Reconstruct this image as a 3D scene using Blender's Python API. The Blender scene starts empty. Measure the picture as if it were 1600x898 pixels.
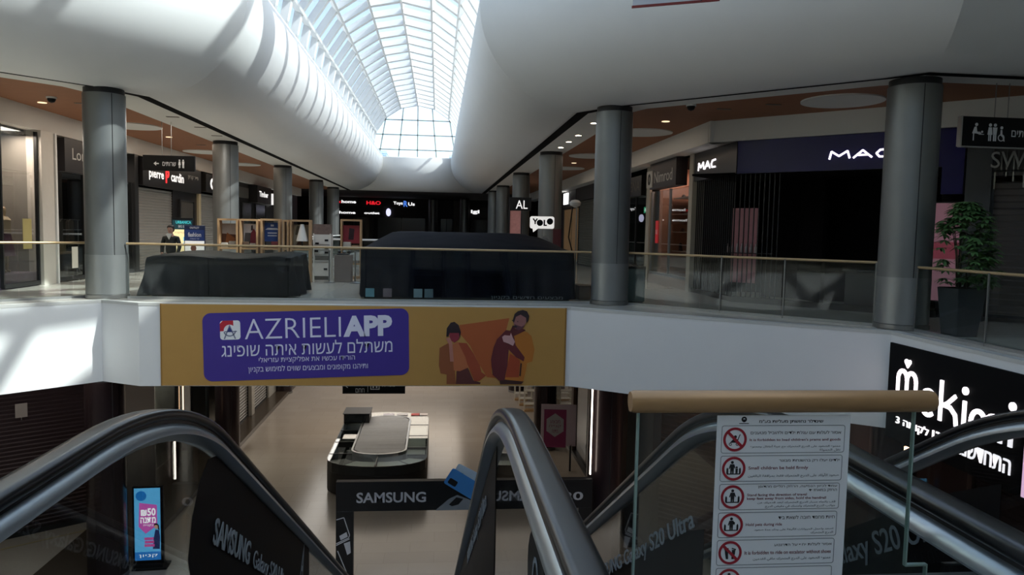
import bpy, bmesh, math, random
from mathutils import Vector, Matrix, noise
from math import sin, cos, pi, radians, sqrt, atan2
random.seed(7)
S = bpy.context.scene
COL = S.collection
ZL = -6.3                      # lower mall floor; the upper mall floor is z = 0

# ---------------------------------------------------------------- camera
YAW, PIT, ROL, FPX = radians(5.72), radians(4.25), radians(1.2), 1165.0
cf = Vector((sin(YAW)*cos(PIT), cos(YAW)*cos(PIT), -sin(PIT)))
cr0 = Vector((cos(YAW), -sin(YAW), 0)); cu0 = cr0.cross(cf)
cr = cr0*cos(ROL) + cu0*sin(ROL); cu = cr.cross(cf)
cam = bpy.data.cameras.new('camera'); co = bpy.data.objects.new('camera', cam); COL.objects.link(co)
cam.sensor_width = 36; cam.lens = FPX/1600*36; cam.clip_start = .05; cam.clip_end = 400
co.matrix_world = Matrix(((cr.x, cu.x, -cf.x, 0), (cr.y, cu.y, -cf.y, 0), (cr.z, cu.z, -cf.z, 1.62), (0, 0, 0, 1)))
S.camera = co

# ---------------------------------------------------------------- sky, sun, exposure
SUN_EL, SUN_DIR = radians(42), Vector((.95, -.31, 0)).normalized()     # towards the sun
W = bpy.data.worlds.new('World'); S.world = W; W.use_nodes = True
nt = W.node_tree; bg = nt.nodes['Background']
sky = nt.nodes.new('ShaderNodeTexSky'); sky.sky_type = 'NISHITA'; sky.sun_disc = False
sky.sun_elevation = SUN_EL; sky.sun_rotation = atan2(SUN_DIR.x, SUN_DIR.y); sky.dust_density = 2.5
hs = nt.nodes.new('ShaderNodeHueSaturation'); hs.inputs['Saturation'].default_value = .75
nt.links.new(sky.outputs[0], hs.inputs['Color']); nt.links.new(hs.outputs[0], bg.inputs[0]); bg.inputs[1].default_value = .46
sl = bpy.data.lights.new('sun', 'SUN'); so = bpy.data.objects.new('sun', sl); COL.objects.link(so)
sl.energy = 6.2; sl.angle = radians(.9); sl.color = (1, .96, .9)
so.rotation_euler = (SUN_DIR*cos(SUN_EL) + Vector((0, 0, sin(SUN_EL)))).to_track_quat('Z', 'Y').to_euler()
so.location = (20, -6, 30)
S.view_settings.view_transform = 'Standard'; S.view_settings.look = 'None'
S.view_settings.gamma = 1; S.view_settings.use_curve_mapping = False
S.view_settings.exposure = .45
S.cycles.sample_clamp_indirect = 6; S.cycles.caustics_reflective = False; S.cycles.caustics_refractive = False
S.cycles.max_bounces = 10; S.cycles.transparent_max_bounces = 24

# ---------------------------------------------------------------- helpers
def lin(c):
    if isinstance(c, str): c = [int(c[i:i+2], 16) for i in (0, 2, 4)]
    return tuple((v/255/12.92 if v/255 <= .04045 else ((v/255+.055)/1.055)**2.4) for v in c)
MATS = {}
def mat(name, col, rough=.5, metal=0., emit=0., ecol=None, var=.06, scale=6., spec=.5, bump=0., bscale=40.):
    if name in MATS: return MATS[name]
    m = bpy.data.materials.new(name); m.use_nodes = True; t = m.node_tree; b = t.nodes['Principled BSDF']
    c = lin(col); MATS[name] = m
    tc = t.nodes.new('ShaderNodeTexCoord'); nz = t.nodes.new('ShaderNodeTexNoise')
    nz.inputs['Scale'].default_value = scale; nz.inputs['Detail'].default_value = 4
    t.links.new(tc.outputs['Object'], nz.inputs['Vector'])
    mx = t.nodes.new('ShaderNodeMix'); mx.data_type = 'RGBA'
    mx.inputs[6].default_value = (*[max(0, v*(1-var)) for v in c], 1); mx.inputs[7].default_value = (*[min(1, v*(1+var)) for v in c], 1)
    t.links.new(nz.outputs['Fac'], mx.inputs[0]); t.links.new(mx.outputs[2], b.inputs['Base Color'])
    b.inputs['Roughness'].default_value = rough; b.inputs['Metallic'].default_value = metal
    b.inputs['Specular IOR Level'].default_value = spec
    if emit:
        b.inputs['Emission Color'].default_value = (*lin(ecol or col), 1); b.inputs['Emission Strength'].default_value = emit
    if bump:
        n2 = t.nodes.new('ShaderNodeTexNoise'); n2.inputs['Scale'].default_value = bscale; t.links.new(tc.outputs['Object'], n2.inputs['Vector'])
        bp = t.nodes.new('ShaderNodeBump'); bp.inputs['Strength'].default_value = bump; bp.inputs['Distance'].default_value = .02
        t.links.new(n2.outputs['Fac'], bp.inputs['Height']); t.links.new(bp.outputs[0], b.inputs['Normal'])
    return m
def glass_mat(name, tint=(.86, .9, .89), gloss=1., rough=.0, base=.04):
    if name in MATS: return MATS[name]
    m = bpy.data.materials.new(name); m.use_nodes = True; t = m.node_tree; t.nodes.clear(); MATS[name] = m
    out = t.nodes.new('ShaderNodeOutputMaterial'); tr = t.nodes.new('ShaderNodeBsdfTransparent'); tr.inputs[0].default_value = (*tint, 1)
    gl = t.nodes.new('ShaderNodeBsdfGlossy'); gl.inputs['Roughness'].default_value = rough; gl.inputs[0].default_value = (gloss, gloss, gloss, 1)
    lw = t.nodes.new('ShaderNodeLayerWeight'); lw.inputs[0].default_value = .5
    p = t.nodes.new('ShaderNodeMath'); p.operation = 'POWER'; p.inputs[1].default_value = 5; t.links.new(lw.outputs['Facing'], p.inputs[0])
    ma = t.nodes.new('ShaderNodeMath'); ma.operation = 'MULTIPLY_ADD'; ma.inputs[1].default_value = 1-base; ma.inputs[2].default_value = base
    t.links.new(p.outputs[0], ma.inputs[0])
    mx = t.nodes.new('ShaderNodeMixShader'); t.links.new(ma.outputs[0], mx.inputs[0]); t.links.new(tr.outputs[0], mx.inputs[1]); t.links.new(gl.outputs[0], mx.inputs[2])
    t.links.new(mx.outputs[0], out.inputs[0]); return m
def tile_mat(name, c1, c2, joint, size=(.6, .6), rough=.16, mortar=.004, var=.05, offset=0., spec=.5):
    if name in MATS: return MATS[name]
    m = mat(name, c1, rough, var=var, scale=1.2, spec=spec); t = m.node_tree; b = t.nodes['Principled BSDF']
    tc = [n for n in t.nodes if n.type == 'TEX_COORD'][0]
    br = t.nodes.new('ShaderNodeTexBrick'); br.offset = offset; br.inputs['Scale'].default_value = 1
    br.inputs['Color1'].default_value = (*lin(c1), 1); br.inputs['Color2'].default_value = (*lin(c2), 1); br.inputs['Mortar'].default_value = (*lin(joint), 1)
    br.inputs['Mortar Size'].default_value = mortar; br.inputs['Brick Width'].default_value = size[0]; br.inputs['Row Height'].default_value = size[1]
    t.links.new(tc.outputs['Object'], br.inputs['Vector'])
    old = b.inputs['Base Color'].links[0].from_socket; mx = t.nodes.new('ShaderNodeMix'); mx.data_type = 'RGBA'; mx.inputs[0].default_value = .55
    t.links.new(old, mx.inputs[6]); t.links.new(br.outputs['Color'], mx.inputs[7]); t.links.new(mx.outputs[2], b.inputs['Base Color'])
    return m

class Fr:                       # a plane to lay things out on: a to the right, b up, d towards the viewer
    def __init__(s, o, u, v=(0, 0, 1)):
        s.o, s.u, s.v = Vector(o), Vector(u).normalized(), Vector(v).normalized(); s.n = s.u.cross(s.v)
    def p(s, a, b, d=0): return s.o + s.u*a + s.v*b + s.n*d
class MB:
    def __init__(s, fr=None): s.v, s.f, s.fr = [], [], fr
    def add(s, vs, fs):
        k = len(s.v); s.v += [tuple(s.fr.p(*v)) if s.fr else tuple(v) for v in vs]; s.f += [tuple(i+k for i in f) for f in fs]; return s
    def box(s, a0, a1, b0, b1, d0, d1):
        return s.add([(a0, b0, d0), (a1, b0, d0), (a1, b1, d0), (a0, b1, d0), (a0, b0, d1), (a1, b0, d1), (a1, b1, d1), (a0, b1, d1)],
                     [(0, 3, 2, 1), (4, 5, 6, 7), (0, 1, 5, 4), (1, 2, 6, 5), (2, 3, 7, 6), (3, 0, 4, 7)])
    def prism(s, poly, d0, d1, top=None):
        n = len(poly); top = top or poly
        return s.add([(x, y, d0) for x, y in poly] + [(x, y, d1) for x, y in top],
                     [tuple(reversed(range(n))), tuple(range(n, 2*n))] + [(i, (i+1) % n, n+(i+1) % n, n+i) for i in range(n)])
    def ring(s, pi_, po, d0, d1):      # closed band between two outlines
        n = len(pi_); V = [(x, y, d0) for x, y in pi_] + [(x, y, d0) for x, y in po] + [(x, y, d1) for x, y in pi_] + [(x, y, d1) for x, y in po]; F = []
        for i in range(n):
            j = (i+1) % n
            F += [(i, j, n+j, n+i), (2*n+i, 3*n+i, 3*n+j, 2*n+j), (i, 2*n+i, 2*n+j, j), (n+i, n+j, 3*n+j, 3*n+i)]
        return s.add(V, F)
    def cyl(s, c, r, d0, d1, n=32, r1=None):
        r1 = r if r1 is None else r1
        return s.prism([(c[0]+r*cos(2*pi*i/n), c[1]+r*sin(2*pi*i/n)) for i in range(n)], d0, d1, [(c[0]+r1*cos(2*pi*i/n), c[1]+r1*sin(2*pi*i/n)) for i in range(n)])
    def lathe(s, c, prof, n=32):       # profile of (radius, height)
        V = [(c[0]+r*cos(2*pi*i/n), c[1]+r*sin(2*pi*i/n), h) for r, h in prof for i in range(n)]; m = len(prof); F = []
        for k in range(m-1):
            for i in range(n): F.append((k*n+i, k*n+(i+1) % n, (k+1)*n+(i+1) % n, (k+1)*n+i))
        F += [tuple(reversed(range(n))), tuple(range((m-1)*n, m*n))]
        return s.add(V, F)
    def tube(s, path, r, n=8, close=False):
        P = [Vector(p) for p in path]; m = len(P); V = []; F = []
        up = None
        for i, p in enumerate(P):
            t = (P[min(i+1, m-1)] - P[max(i-1, 0)]).normalized()
            if up is None: up = t.orthogonal().normalized()
            up = (up - t*up.dot(t)).normalized(); w = t.cross(up); rr = r[i] if isinstance(r, (list, tuple)) else r
            V += [tuple(p + up*rr*cos(2*pi*k/n) + w*rr*sin(2*pi*k/n)) for k in range(n)]
        for i in range(m-1):
            for k in range(n): F.append((i*n+k, i*n+(k+1) % n, (i+1)*n+(k+1) % n, (i+1)*n+k))
        F += [tuple(reversed(range(n))), tuple(range((m-1)*n, m*n))]
        return s.add(V, F)
    def sweep(s, x, path, prof):       # profile (dx, dn) carried along a path of (y, z) in the plane X = x
        m, n = len(path), len(prof); V = []
        for i, (y, z) in enumerate(path):
            a, b = path[max(i-1, 0)], path[min(i+1, m-1)]; ty, tz = b[0]-a[0], b[1]-a[1]; l = math.hypot(ty, tz); ny, nz = -tz/l, ty/l
            V += [(x+dx, y+dn*ny, z+dn*nz) for dx, dn in prof]
        F = [(i*n+k, i*n+(k+1) % n, (i+1)*n+(k+1) % n, (i+1)*n+k) for i in range(m-1) for k in range(n)]
        F += [tuple(reversed(range(n))), tuple(range((m-1)*n, m*n))]
        return s.add(V, F)
    def grid(s, rows, closed=False):
        m, n = len(rows), len(rows[0]); V = [p for r in rows for p in r]
        F = [(i*n+k, i*n+(k+1) % n, (i+1)*n+(k+1) % n, (i+1)*n+k) for i in range(m-1) for k in range(n if closed else n-1)]
        return s.add(V, F)
    def ball(s, c, r, n=12, m=8, sc=(1, 1, 1)):
        rows = [[(c[0]+r*sc[0]*sin(pi*j/m)*cos(2*pi*i/n), c[1]+r*sc[1]*sin(pi*j/m)*sin(2*pi*i/n), c[2]+r*sc[2]*cos(pi*j/m)) for i in range(n)] for j in range(m+1)]
        return s.grid(rows, True)
    def build(s, name, m, parent=None, bevel=0., smooth=True, ang=35, origin=None):
        me = bpy.data.meshes.new(name); vs = [Vector(v) for v in s.v]
        o = bpy.data.objects.new(name, me); COL.objects.link(o)
        if parent is not None:
            inv = WORLD[parent.name].inverted(); vs = [inv @ v for v in vs]; o.parent = parent; WORLD[o.name] = WORLD[parent.name]
        else:
            if origin is None:
                lo = [min(v[i] for v in vs) for i in range(3)]; hi = [max(v[i] for v in vs) for i in range(3)]
                origin = ((lo[0]+hi[0])/2, (lo[1]+hi[1])/2, lo[2])
            c = Vector(origin); vs = [v-c for v in vs]; o.location = c; WORLD[o.name] = Matrix.Translation(c)
        me.from_pydata([tuple(v) for v in vs], [], s.f)
        bm = bmesh.new(); bm.from_mesh(me); bmesh.ops.remove_doubles(bm, verts=bm.verts, dist=1e-6); bmesh.ops.recalc_face_normals(bm, faces=bm.faces); bm.to_mesh(me); bm.free()
        if smooth:
            for p in me.polygons: p.use_smooth = True
            me.set_sharp_from_angle(angle=radians(ang))
        me.materials.append(m)
        if bevel:
            b = o.modifiers.new('bevel', 'BEVEL'); b.width = bevel; b.segments = 2; b.limit_method = 'ANGLE'
        return o
WORLD = {}
def tag(o, label, cat, group=None):
    o['label'] = label; o['category'] = cat
    if group: o['group'] = group
    return o
def struct(o): o['kind'] = 'structure'; return o
def thing(name, label, cat, loc=(0, 0, 0), rz=0., group=None):
    o = bpy.data.objects.new(name, None); COL.objects.link(o); o.empty_display_size = .2
    o.location = loc; o.rotation_euler = (0, 0, rz); WORLD[o.name] = Matrix.Translation(Vector(loc)) @ Matrix.Rotation(rz, 4, 'Z')
    return tag(o, label, cat, group)
def sroot(name, loc=(0, 0, 0)):
    o = bpy.data.objects.new(name, None); COL.objects.link(o); o.location = loc; WORLD[o.name] = Matrix.Translation(Vector(loc)); return struct(o)
def dup(root, loc, rz=0., label=None, group=None):
    def cp(o, par):
        c = o.copy(); COL.objects.link(c)
        if par is not None: c.parent = par
        for ch in o.children: cp(ch, c)
        return c
    r = cp(root, None); r.location = loc; r.rotation_euler = (0, 0, rz); WORLD[r.name] = Matrix.Translation(Vector(loc)) @ Matrix.Rotation(rz, 4, 'Z')
    if label: r['label'] = label
    if group: r['group'] = group
    return r
# --- lettering: outline text turned to a thin solid and fitted into a box of a frame
AR = {}
_k = 0xFE8D
for ch, n in zip('ابةتثجحخدذرزسشصضطظعغفقكلمنهوىي', (2, 4, 2, 4, 4, 4, 4, 4, 2, 2, 2, 2, 4, 4, 4, 4, 4, 4, 4, 4, 4, 4, 4, 4, 4, 4, 4, 2, 2, 4)):
    AR[ch] = (_k, n); _k += n
AR['أ'] = (0xFE83, 2)
def visual(s):
    if any('\u0590' <= c <= '\u05ff' for c in s):
        out = ''; num = ''
        for c in reversed(s):
            if c.isdigit(): num = c + num
            else: out += num + c; num = ''
        return out + num
    if any('\u0600' <= c <= '\u06ff' for c in s):
        r = []
        for i, c in enumerate(s):
            if c not in AR: r.append(c); continue
            pv = i > 0 and s[i-1] in AR and AR[s[i-1]][1] == 4; nx = i+1 < len(s) and s[i+1] in AR and AR[c][1] == 4
            b = AR[c][0]; r.append(chr(b + (3 if pv and nx else 1 if pv else 2 if nx else 0)))
        return ''.join(reversed(r))
    return s
TXT = {}
def text_shape(s, bold):
    k = (s, bold)
    if k not in TXT:
        c = bpy.data.curves.new('t', 'FONT'); c.body = visual(s); c.offset = bold; c.resolution_u = 3; c.fill_mode = 'FRONT'
        o = bpy.data.objects.new('t', c); COL.objects.link(o)
        dg = bpy.context.evaluated_depsgraph_get(); me = bpy.data.meshes.new_from_object(o.evaluated_get(dg))
        V = [(v.co.x, v.co.y) for v in me.vertices]; F = [tuple(p.vertices) for p in me.polygons]
        bpy.data.objects.remove(o); bpy.data.meshes.remove(me); bpy.data.curves.remove(c)
        TXT[k] = (V, F)
    return TXT[k]
def letters(mb, s, a0, a1, b0, b1, d=.004, th=.003, bold=0., skew=0., keep=False):
    V, F = text_shape(s, bold)
    if not V: return mb
    x0, x1 = min(v[0] for v in V), max(v[0] for v in V); y0, y1 = min(v[1] for v in V), max(v[1] for v in V)
    fx, fy = (a1-a0)/max(x1-x0, 1e-6), (b1-b0)/max(y1-y0, 1e-6)
    if keep: fx = fy = min(fx, fy); a0 = (a0+a1)/2 - fx*(x1-x0)/2; b0 = (b0+b1)/2 - fy*(y1-y0)/2
    P = [(a0+(x-x0)*fx + skew*(y-y0)*fy, b0+(y-y0)*fy) for x, y in V]
    n = len(P); ed = {}
    for f in F:
        for i in range(len(f)):
            e = (f[i], f[(i+1) % len(f)])
            ed[e] = 1
    side = [(a, b, b+n, a+n) for a, b in ed if (b, a) not in ed]
    return mb.add([(a, b, d) for a, b in P] + [(a, b, d+th) for a, b in P], [tuple(reversed(f)) for f in F] + [tuple(i+n for i in f) for f in F] + side)
def lettering(name, fr, m, parent, *items, **kw):
    for it in items:
        mb = MB(fr); letters(mb, *it[:5], **{**kw, **(it[5] if len(it) > 5 else {})}); o = mb.build(name, m, parent, smooth=False)
    return o
def rrect(a0, a1, b0, b1, r, n=5):
    P = []
    for cx, cy, t0 in ((a1-r, b1-r, 0), (a0+r, b1-r, pi/2), (a0+r, b0+r, pi), (a1-r, b0+r, 3*pi/2)):
        P += [(cx+r*cos(t0+pi/2*i/n), cy+r*sin(t0+pi/2*i/n)) for i in range(n+1)]
    return P
def circ(a, b, r, n=24, rb=None): return [(a+r*cos(2*pi*i/n), b+(rb or r)*sin(2*pi*i/n)) for i in range(n)]
def offset(poly, d):            # push an outline outwards (CCW) by d with mitred corners
    n = len(poly); out = []
    for i in range(n):
        p0, p1, p2 = Vector(poly[i-1]), Vector(poly[i]), Vector(poly[(i+1) % n])
        a, b = (p1-p0).normalized(), (p2-p1).normalized(); na, nb = Vector((a.y, -a.x)), Vector((b.y, -b.x))
        q = (na+nb)/(1+na.dot(nb)); out.append(tuple(p1+q*d))
    return out

# ---------------------------------------------------------------- materials
white = mat('white paint', 'e6e6e4', .55, var=.02, scale=2)
white2 = mat('white ceiling board', 'dcdad4', .7, var=.03, scale=2)
cream = mat('cream plaster', 'd6d0c2', .7, var=.04)
terra = mat('terracotta ceiling panel', '93603f', .7, var=.1, scale=3)
black = mat('black lacquer', '0a0a0c', .5, var=.1, spec=.22)
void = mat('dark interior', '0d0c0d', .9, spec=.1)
brown = mat('dark brown panel', '2a1c1a', .45, var=.15, scale=3)
charcoal = mat('charcoal metal', '2a2a2b', .4, .3)
steel = mat('brushed steel', '9b9b99', .32, .9, var=.05, scale=20)
colm = mat('grey column cladding', '7d7f7e', .40, .62, var=.06, scale=4)
colb = mat('grey column base cladding', '969896', .34, .65, var=.06, scale=4)
brass = mat('brass toned handrail', 'b59a72', .35, .35, var=.06)
brassg = mat('worn brass tube', 'a9845a', .4, .3, var=.06)
wood = mat('light wood', 'b08a5c', .5, var=.16, scale=9)
rubber = mat('black rubber', '0e0f11', .28, var=.08, spec=.6)
alu = mat('satin aluminium', 'b5b8ba', .3, .9, var=.03)
glass = glass_mat('clear glass', (.9, .93, .92), gloss=.55, base=.03)
glassb = glass_mat('balustrade glass', (.74, .77, .77), gloss=.8, base=.045)
glassd = glass_mat('shop glass', (.62, .65, .66), base=.06)
glassr = glass_mat('roof glass', (.86, .92, .94), base=.05); glassv = glass_mat('tinted vault glass', (.50, .56, .59), base=.03)
lit = mat('white light', 'ffffff', .5, emit=6, var=0)
litw = mat('warm white light', 'ffe9c8', .5, emit=22, var=0)
led = mat('lit sign letters', 'fff6fa', .5, emit=1.15, var=0)
wlet = mat('white letters', 'd8d8d8', .5, var=.02)
shut = mat('steel shutter slats', '8d8a86', .4, .5, var=.1, scale=3)
shutd = mat('dark shutter slats', '3a2f2d', .5, .3, var=.15, scale=3)
tile_u = tile_mat('pale polished stone tile', 'cbc6bb', 'c2beb3', 'a09b92', (.9, .9), .13)
tile_l = tile_mat('beige polished stone tile', 'b9ad9f', 'ae a194'.replace(' ', ''), '8e8276', (1.2, .6), .2, var=.1, offset=.5)
# ================================================================ THE SETTING
CX = -1.635
def mir(poly): return [(2*CX-x, y) for x, y in reversed(poly)]
# --- floors
V1 = [(-11.3, 1.78), (8.0, 1.78), (8.0, 12.35), (2.9, 15.95), (-6.1, 15.95), (-7.05, 16.45), (-11.3, 12.25)]
V2 = [(-5.6, 32.9), (2.3, 32.9), (2.3, 53), (-5.6, 53)]
fl_polys = [[(-7.05, 16.45), (-6.1, 15.95), (2.9, 15.95), (8.0, 12.35), (8.0, 1.78), (25, 1.78), (25, 32.9), (-25, 32.9), (-25, 1.78), (-11.3, 1.78), (-11.3, 12.25)],
            [(-25, 32.9), (-5.6, 32.9), (-5.6, 53), (-25, 53)], [(2.3, 32.9), (25, 32.9), (25, 53), (2.3, 53)],
            [(-25, 53), (25, 53), (25, 80), (-25, 80)], [(-25, -10), (25, -10), (25, 1.78), (-25, 1.78)]]
def slab(name, z0, z1, m, polys=fl_polys):
    b = MB()
    for p in polys: b.prism(p, z0, z1)
    return struct(b.build(name, m, smooth=False, origin=(0, 0, z0)))
slab('floor_upper', -.3, 0, tile_u)
slab('ceiling_lower', -1.7, -1.5, white2)
b = MB(); b.box(-25, 25, -10, 80, ZL-.2, ZL); struct(b.build('floor_lower', tile_l, smooth=False, origin=(0, 0, ZL)))
# white slab edges around the two voids
b = MB(); b.ring(offset(V1, -.025), offset(V1, .10), -1.72, .004); struct(b.build('trim_1', white, smooth=False, origin=(0, 0, -1.7)))
b = MB(); b.ring(offset(V2, -.025), offset(V2, .10), -1.72, .004); struct(b.build('trim_2', white, smooth=False, origin=(0, 0, -1.7)))
b = MB(); b.ring(offset(V1, -.03), offset(V1, .16), -.045, .014); struct(b.build('trim_3', mat('pale stone edging', 'c9c8c2', .4, var=.04), smooth=False, origin=(0, 0, 0)))
# --- outer shell of the mall
b = MB(); b.box(-25.3, -25, -10, 80, ZL, 11.6); struct(b.build('wall_west', cream, smooth=False))
b = MB(); b.box(25, 25.3, -10, 80, ZL, 11.6); struct(b.build('wall_east', cream, smooth=False))
b = MB(); b.box(-25, 25, 80, 80.3, ZL, 4.6); struct(b.build('wall_north', void, smooth=False))
b = MB(); b.box(-25, 25, -10.3, -10, ZL, 11.6); struct(b.build('wall_south', cream, smooth=False))

# --- billowing white bulkheads under the glass roof, in facets that follow the edge of the void
PROF = [(0, 4.5), (.8, 4.6), (1.5, 4.95), (2.05, 5.5), (2.35, 6.2), (2.35, 6.95), (2.0, 7.5), (1.34, 7.62)]
BP = [(3.97, 16.68), (3.76, 15.76), (3.61, 14.92), (3.52, 14.24), (3.49, 13.84), (3.53, 13.8), (3.65, 14.17), (3.83, 14.92)]
CP = [(7.86, 12.79), (7.03, 12.49), (6.43, 12.1), (5.87, 11.88), (5.45, 11.87), (5.24, 12.09), (5.33, 12.49), (5.64, 13.11)]
def crom(L, t):
    i = min(int(t), len(L)-2); f = t-i; g = lambda k: Vector(L[max(0, min(len(L)-1, k))])
    p0, p1, p2, p3 = g(i-1), g(i), g(i+1), g(i+2)
    return .5*((2*p1) + (p2-p0)*f + (2*p0-5*p1+4*p2-p3)*f*f + (3*p1-p0-3*p2+p3)*f**3)
def bulge(side):
    rows = []
    for k in range(43):
        t = k/6; o, z = crom(PROF, t); bx = crom(BP, t); cx_ = crom(CP, t)
        pts = [(3.25-o, 57.), (3.25-o, 17.8-.414*o), tuple(bx), tuple(cx_), (8.3-.414*o, 12.2-o), (25, 12.2-o)]
        rows.append([((x if side > 0 else 2*CX-x), y, z) for x, y in pts])
    b = MB()
    for j in range(5): b.grid([[r[j], r[j+1]] for r in rows])
    return b
for sd, nm in ((1, 'right'), (-1, 'left')):
    o = struct(bulge(sd).build('ceiling_bulkhead_'+nm, white, ang=13, origin=(CX+sd*6, 30, 4.5)))
    sf = o.modifiers.new('thickness', 'SOLIDIFY'); sf.thickness = .03; sf.offset = 0
# end of the corridor
b = MB(); b.grid([[(-6.6, 57-o*.55, z), (3.3, 57-o*.55, z)] for o, z in [tuple(crom(PROF[:6], k/6)) for k in range(31)]] + [[(-6.6, 57, 6.98), (3.3, 57, 6.98)]])
struct(b.build('ceiling_bulkhead_end', white, ang=50)).modifiers.new('t', 'SOLIDIFY').thickness = .03
# --- soffit over the galleries: black shadow gap, white strip, terracotta panels, white bulkhead over the shops
def line(d): # right-hand outline of the soffit edge pushed outwards by d
    return [(3.25+d, 57), (3.25+d, 17.8+.414*d), (3.97+.72*d, 16.68+.7*d), (7.86+.7*d, 12.79+.72*d), (8.3+.414*d, 12.2+d), (25, 12.2+d)]
def strip(name, l0, l1, z0, z1, m, seg=None):
    for sd, nm in ((1, 'right'), (-1, 'left')):
        b = MB()
        for i in range(5):
            if seg and i not in seg: continue
            q = [l0[i], l0[i+1], l1[i+1], l1[i]]
            b.prism(q if sd > 0 else mir(q), z0, z1)
        struct(b.build(name+'_'+nm, m, smooth=False))
L0, L1 = line(0), line(.30)
L1[2] = line(.2)[2]; L1[3] = line(.2)[3]
TI = [(4.5, 57), (4.5, 17.6), (4.72, 16.95), (8.2, 13.5), (8.9, 13.0), (25, 13.0)]
BK = [(6.75, 57), (6.75, 18.53), (6.95, 18.35), (11.9, 13.4), (14, 11.3), (25, 11.3)]
strip('ceiling_gap', L0, L1, 4.5, 4.6, void)
strip('ceiling_soffit', L1, TI, 4.5, 4.6, white2)
strip('ceiling_panels', TI, [(25, 57), (25, 30), (25, 25), (25, 20), (25, 16), (25, 13.01)], 4.5, 4.6, terra)
b = MB(); b.box(-25, 25, 57, 80, 4.5, 4.6); struct(b.build('ceiling_far', mat('dark far ceiling', '3a3634', .8), smooth=False))
FL = Fr((-10.15, 0, 0), (0, 1, 0)); FRc = Fr((7.3, 0, 0), (0, -1, 0)); FD = Fr((7.3, 17.9, 0), (1, -1, 0)); FDL = Fr((-10.15, 18.5, 0), (1, 1, 0))
b = MB(); b.box(-10.5, -10.15, 18.5, 57, 3.95, 4.5); b.fr = FDL; b.box(-9, 0, 3.95, 4.5, -.35, 0); struct(b.build('wall_bulkhead_left', white2, smooth=False))
b = MB(); b.box(6.75, 7.5, 18.35, 57, 3.97, 4.5); b.fr = FD; b.box(-.8, 9, 3.97, 4.5, -.35, 0); struct(b.build('wall_bulkhead_right', white2, smooth=False))
for i, (x, y) in enumerate(((8.35, 15.05), (-9.0, 23.2), (-9.1, 30.5), (5.7, 20.8), (5.6, 27.5), (5.6, 33), (-9.1, 36))):
    b = MB(); b.cyl((x, y), .82, 4.472, 4.5, 48); tag(b.build('ceiling_disc', white2),
        ['large white disc set in the terracotta ceiling beside the right foreground column', 'white ceiling disc just behind the near left column', 'white ceiling disc over the second shutter on the left',
         'white ceiling disc over the shoe shop beside the dark cosmetics shop', 'white ceiling disc second along the right gallery', 'white ceiling disc third along the right gallery', 'white ceiling disc farthest along the left gallery'][i], 'ceiling disc', 'round discs in the terracotta ceiling')
# --- roof slabs
RT = [(1.915, 57), (1.915, 17.245), (3.83, 14.92), (5.64, 13.11), (7.745, 10.86), (25, 10.86), (25, 57)]
b = MB(); b.prism(RT, 7.6, 7.75); b.prism(mir(RT), 7.6, 7.75); struct(b.build('roof_slab', white2, smooth=False))
arch = [(CX-3.56*cos(pi*k/8), 7.6+3.56*sin(pi*k/8)) for k in range(9)]
b = MB(Fr((0, 17.3, 0), (1, 0, 0))); b.prism([(-25, 7.75), (CX-3.56, 7.75)] + arch[1:-1] + [(CX+3.56, 7.75), (25, 7.75), (25, 11.6), (-25, 11.6)], -.3, 0)
struct(b.build('wall_arch', white, smooth=False))
OX0, OX1, OY0, OY1 = -10.5, 6.4, -6, 16.6
b = MB(); b.box(-25, OX0, -10, 17.6, 11.3, 11.5); b.box(OX1, 25, -10, 17.6, 11.3, 11.5); b.box(OX0, OX1, -10, OY0, 11.3, 11.5); b.box(OX0, OX1, OY1, 17.6, 11.3, 11.5)
struct(b.build('roof_atrium', white2, smooth=False))
# lattice skylight over the near atrium
sk = sroot('ceiling_atrium_skylight', (-2, 5, 11.3))
b = MB(); b.box(OX0, OX1, OY0, OY1, 11.52, 11.54); b.build('glass_pane', glassr, sk, smooth=False)
def clipbeam(c, s):             # diagonal y = c + s x clipped to the opening
    pts = []
    for x in (OX0, OX1):
        y = c+s*x
        if OY0 <= y <= OY1: pts.append((x, y))
    for y in (OY0, OY1):
        x = (y-c)/s
        if OX0 < x < OX1: pts.append((x, y))
    return pts[:2] if len(pts) >= 2 else None
for s in (1.15, -1.15):
    for c in range(-24, 40, 5):
        q = clipbeam(c+.5, s)
        if q:
            (x0, y0), (x1, y1) = q; L = math.hypot(x1-x0, y1-y0)
            if L < 1: continue
            f = Fr((x0, y0, 11.3), (x1-x0, y1-y0, 0)); b = MB(f); b.box(0, L, -.1, .22, -.13, .13); b.build('lattice_beam', white, sk, smooth=False)
# --- faceted barrel skylight along the corridor
sk = sroot('ceiling_barrel_skylight', (CX, 37, 7.6)); R = 3.56
def pol(a, r=R): return (CX+r*sin(a), 7.6+r*cos(a))
angs = [radians(-90+22.5*k) for k in range(9)]
b = MB()
for k in range(8):
    (x0, z0), (x1, z1) = pol(angs[k]), pol(angs[k+1]); b.grid([[(x0, 17.3, z0), (x0, 57, z0)], [(x1, 17.3, z1), (x1, 57, z1)]])
b.build('glass_panes', glassv, sk, smooth=False)
for k in range(9):
    x, z = pol(angs[k], R-.03); f = Fr((x, 0, z), (0, 1, 0), (sin(angs[k]), 0, cos(angs[k]))); b = MB(f); b.box(17.3, 57, -.3, .0, -.045, .045); b.build('purlin', white, sk, smooth=False)
for j in range(24):
    y = 18.0+1.7*j; b = MB(Fr((0, y, 0), (1, 0, 0))); o_ = [pol(a, R-.01) for a in angs]; i_ = [pol(a, R-.26) for a in angs]
    b.prism(o_ + i_[::-1], -.14, .14); b.build('rib', white, sk, smooth=False)
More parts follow.
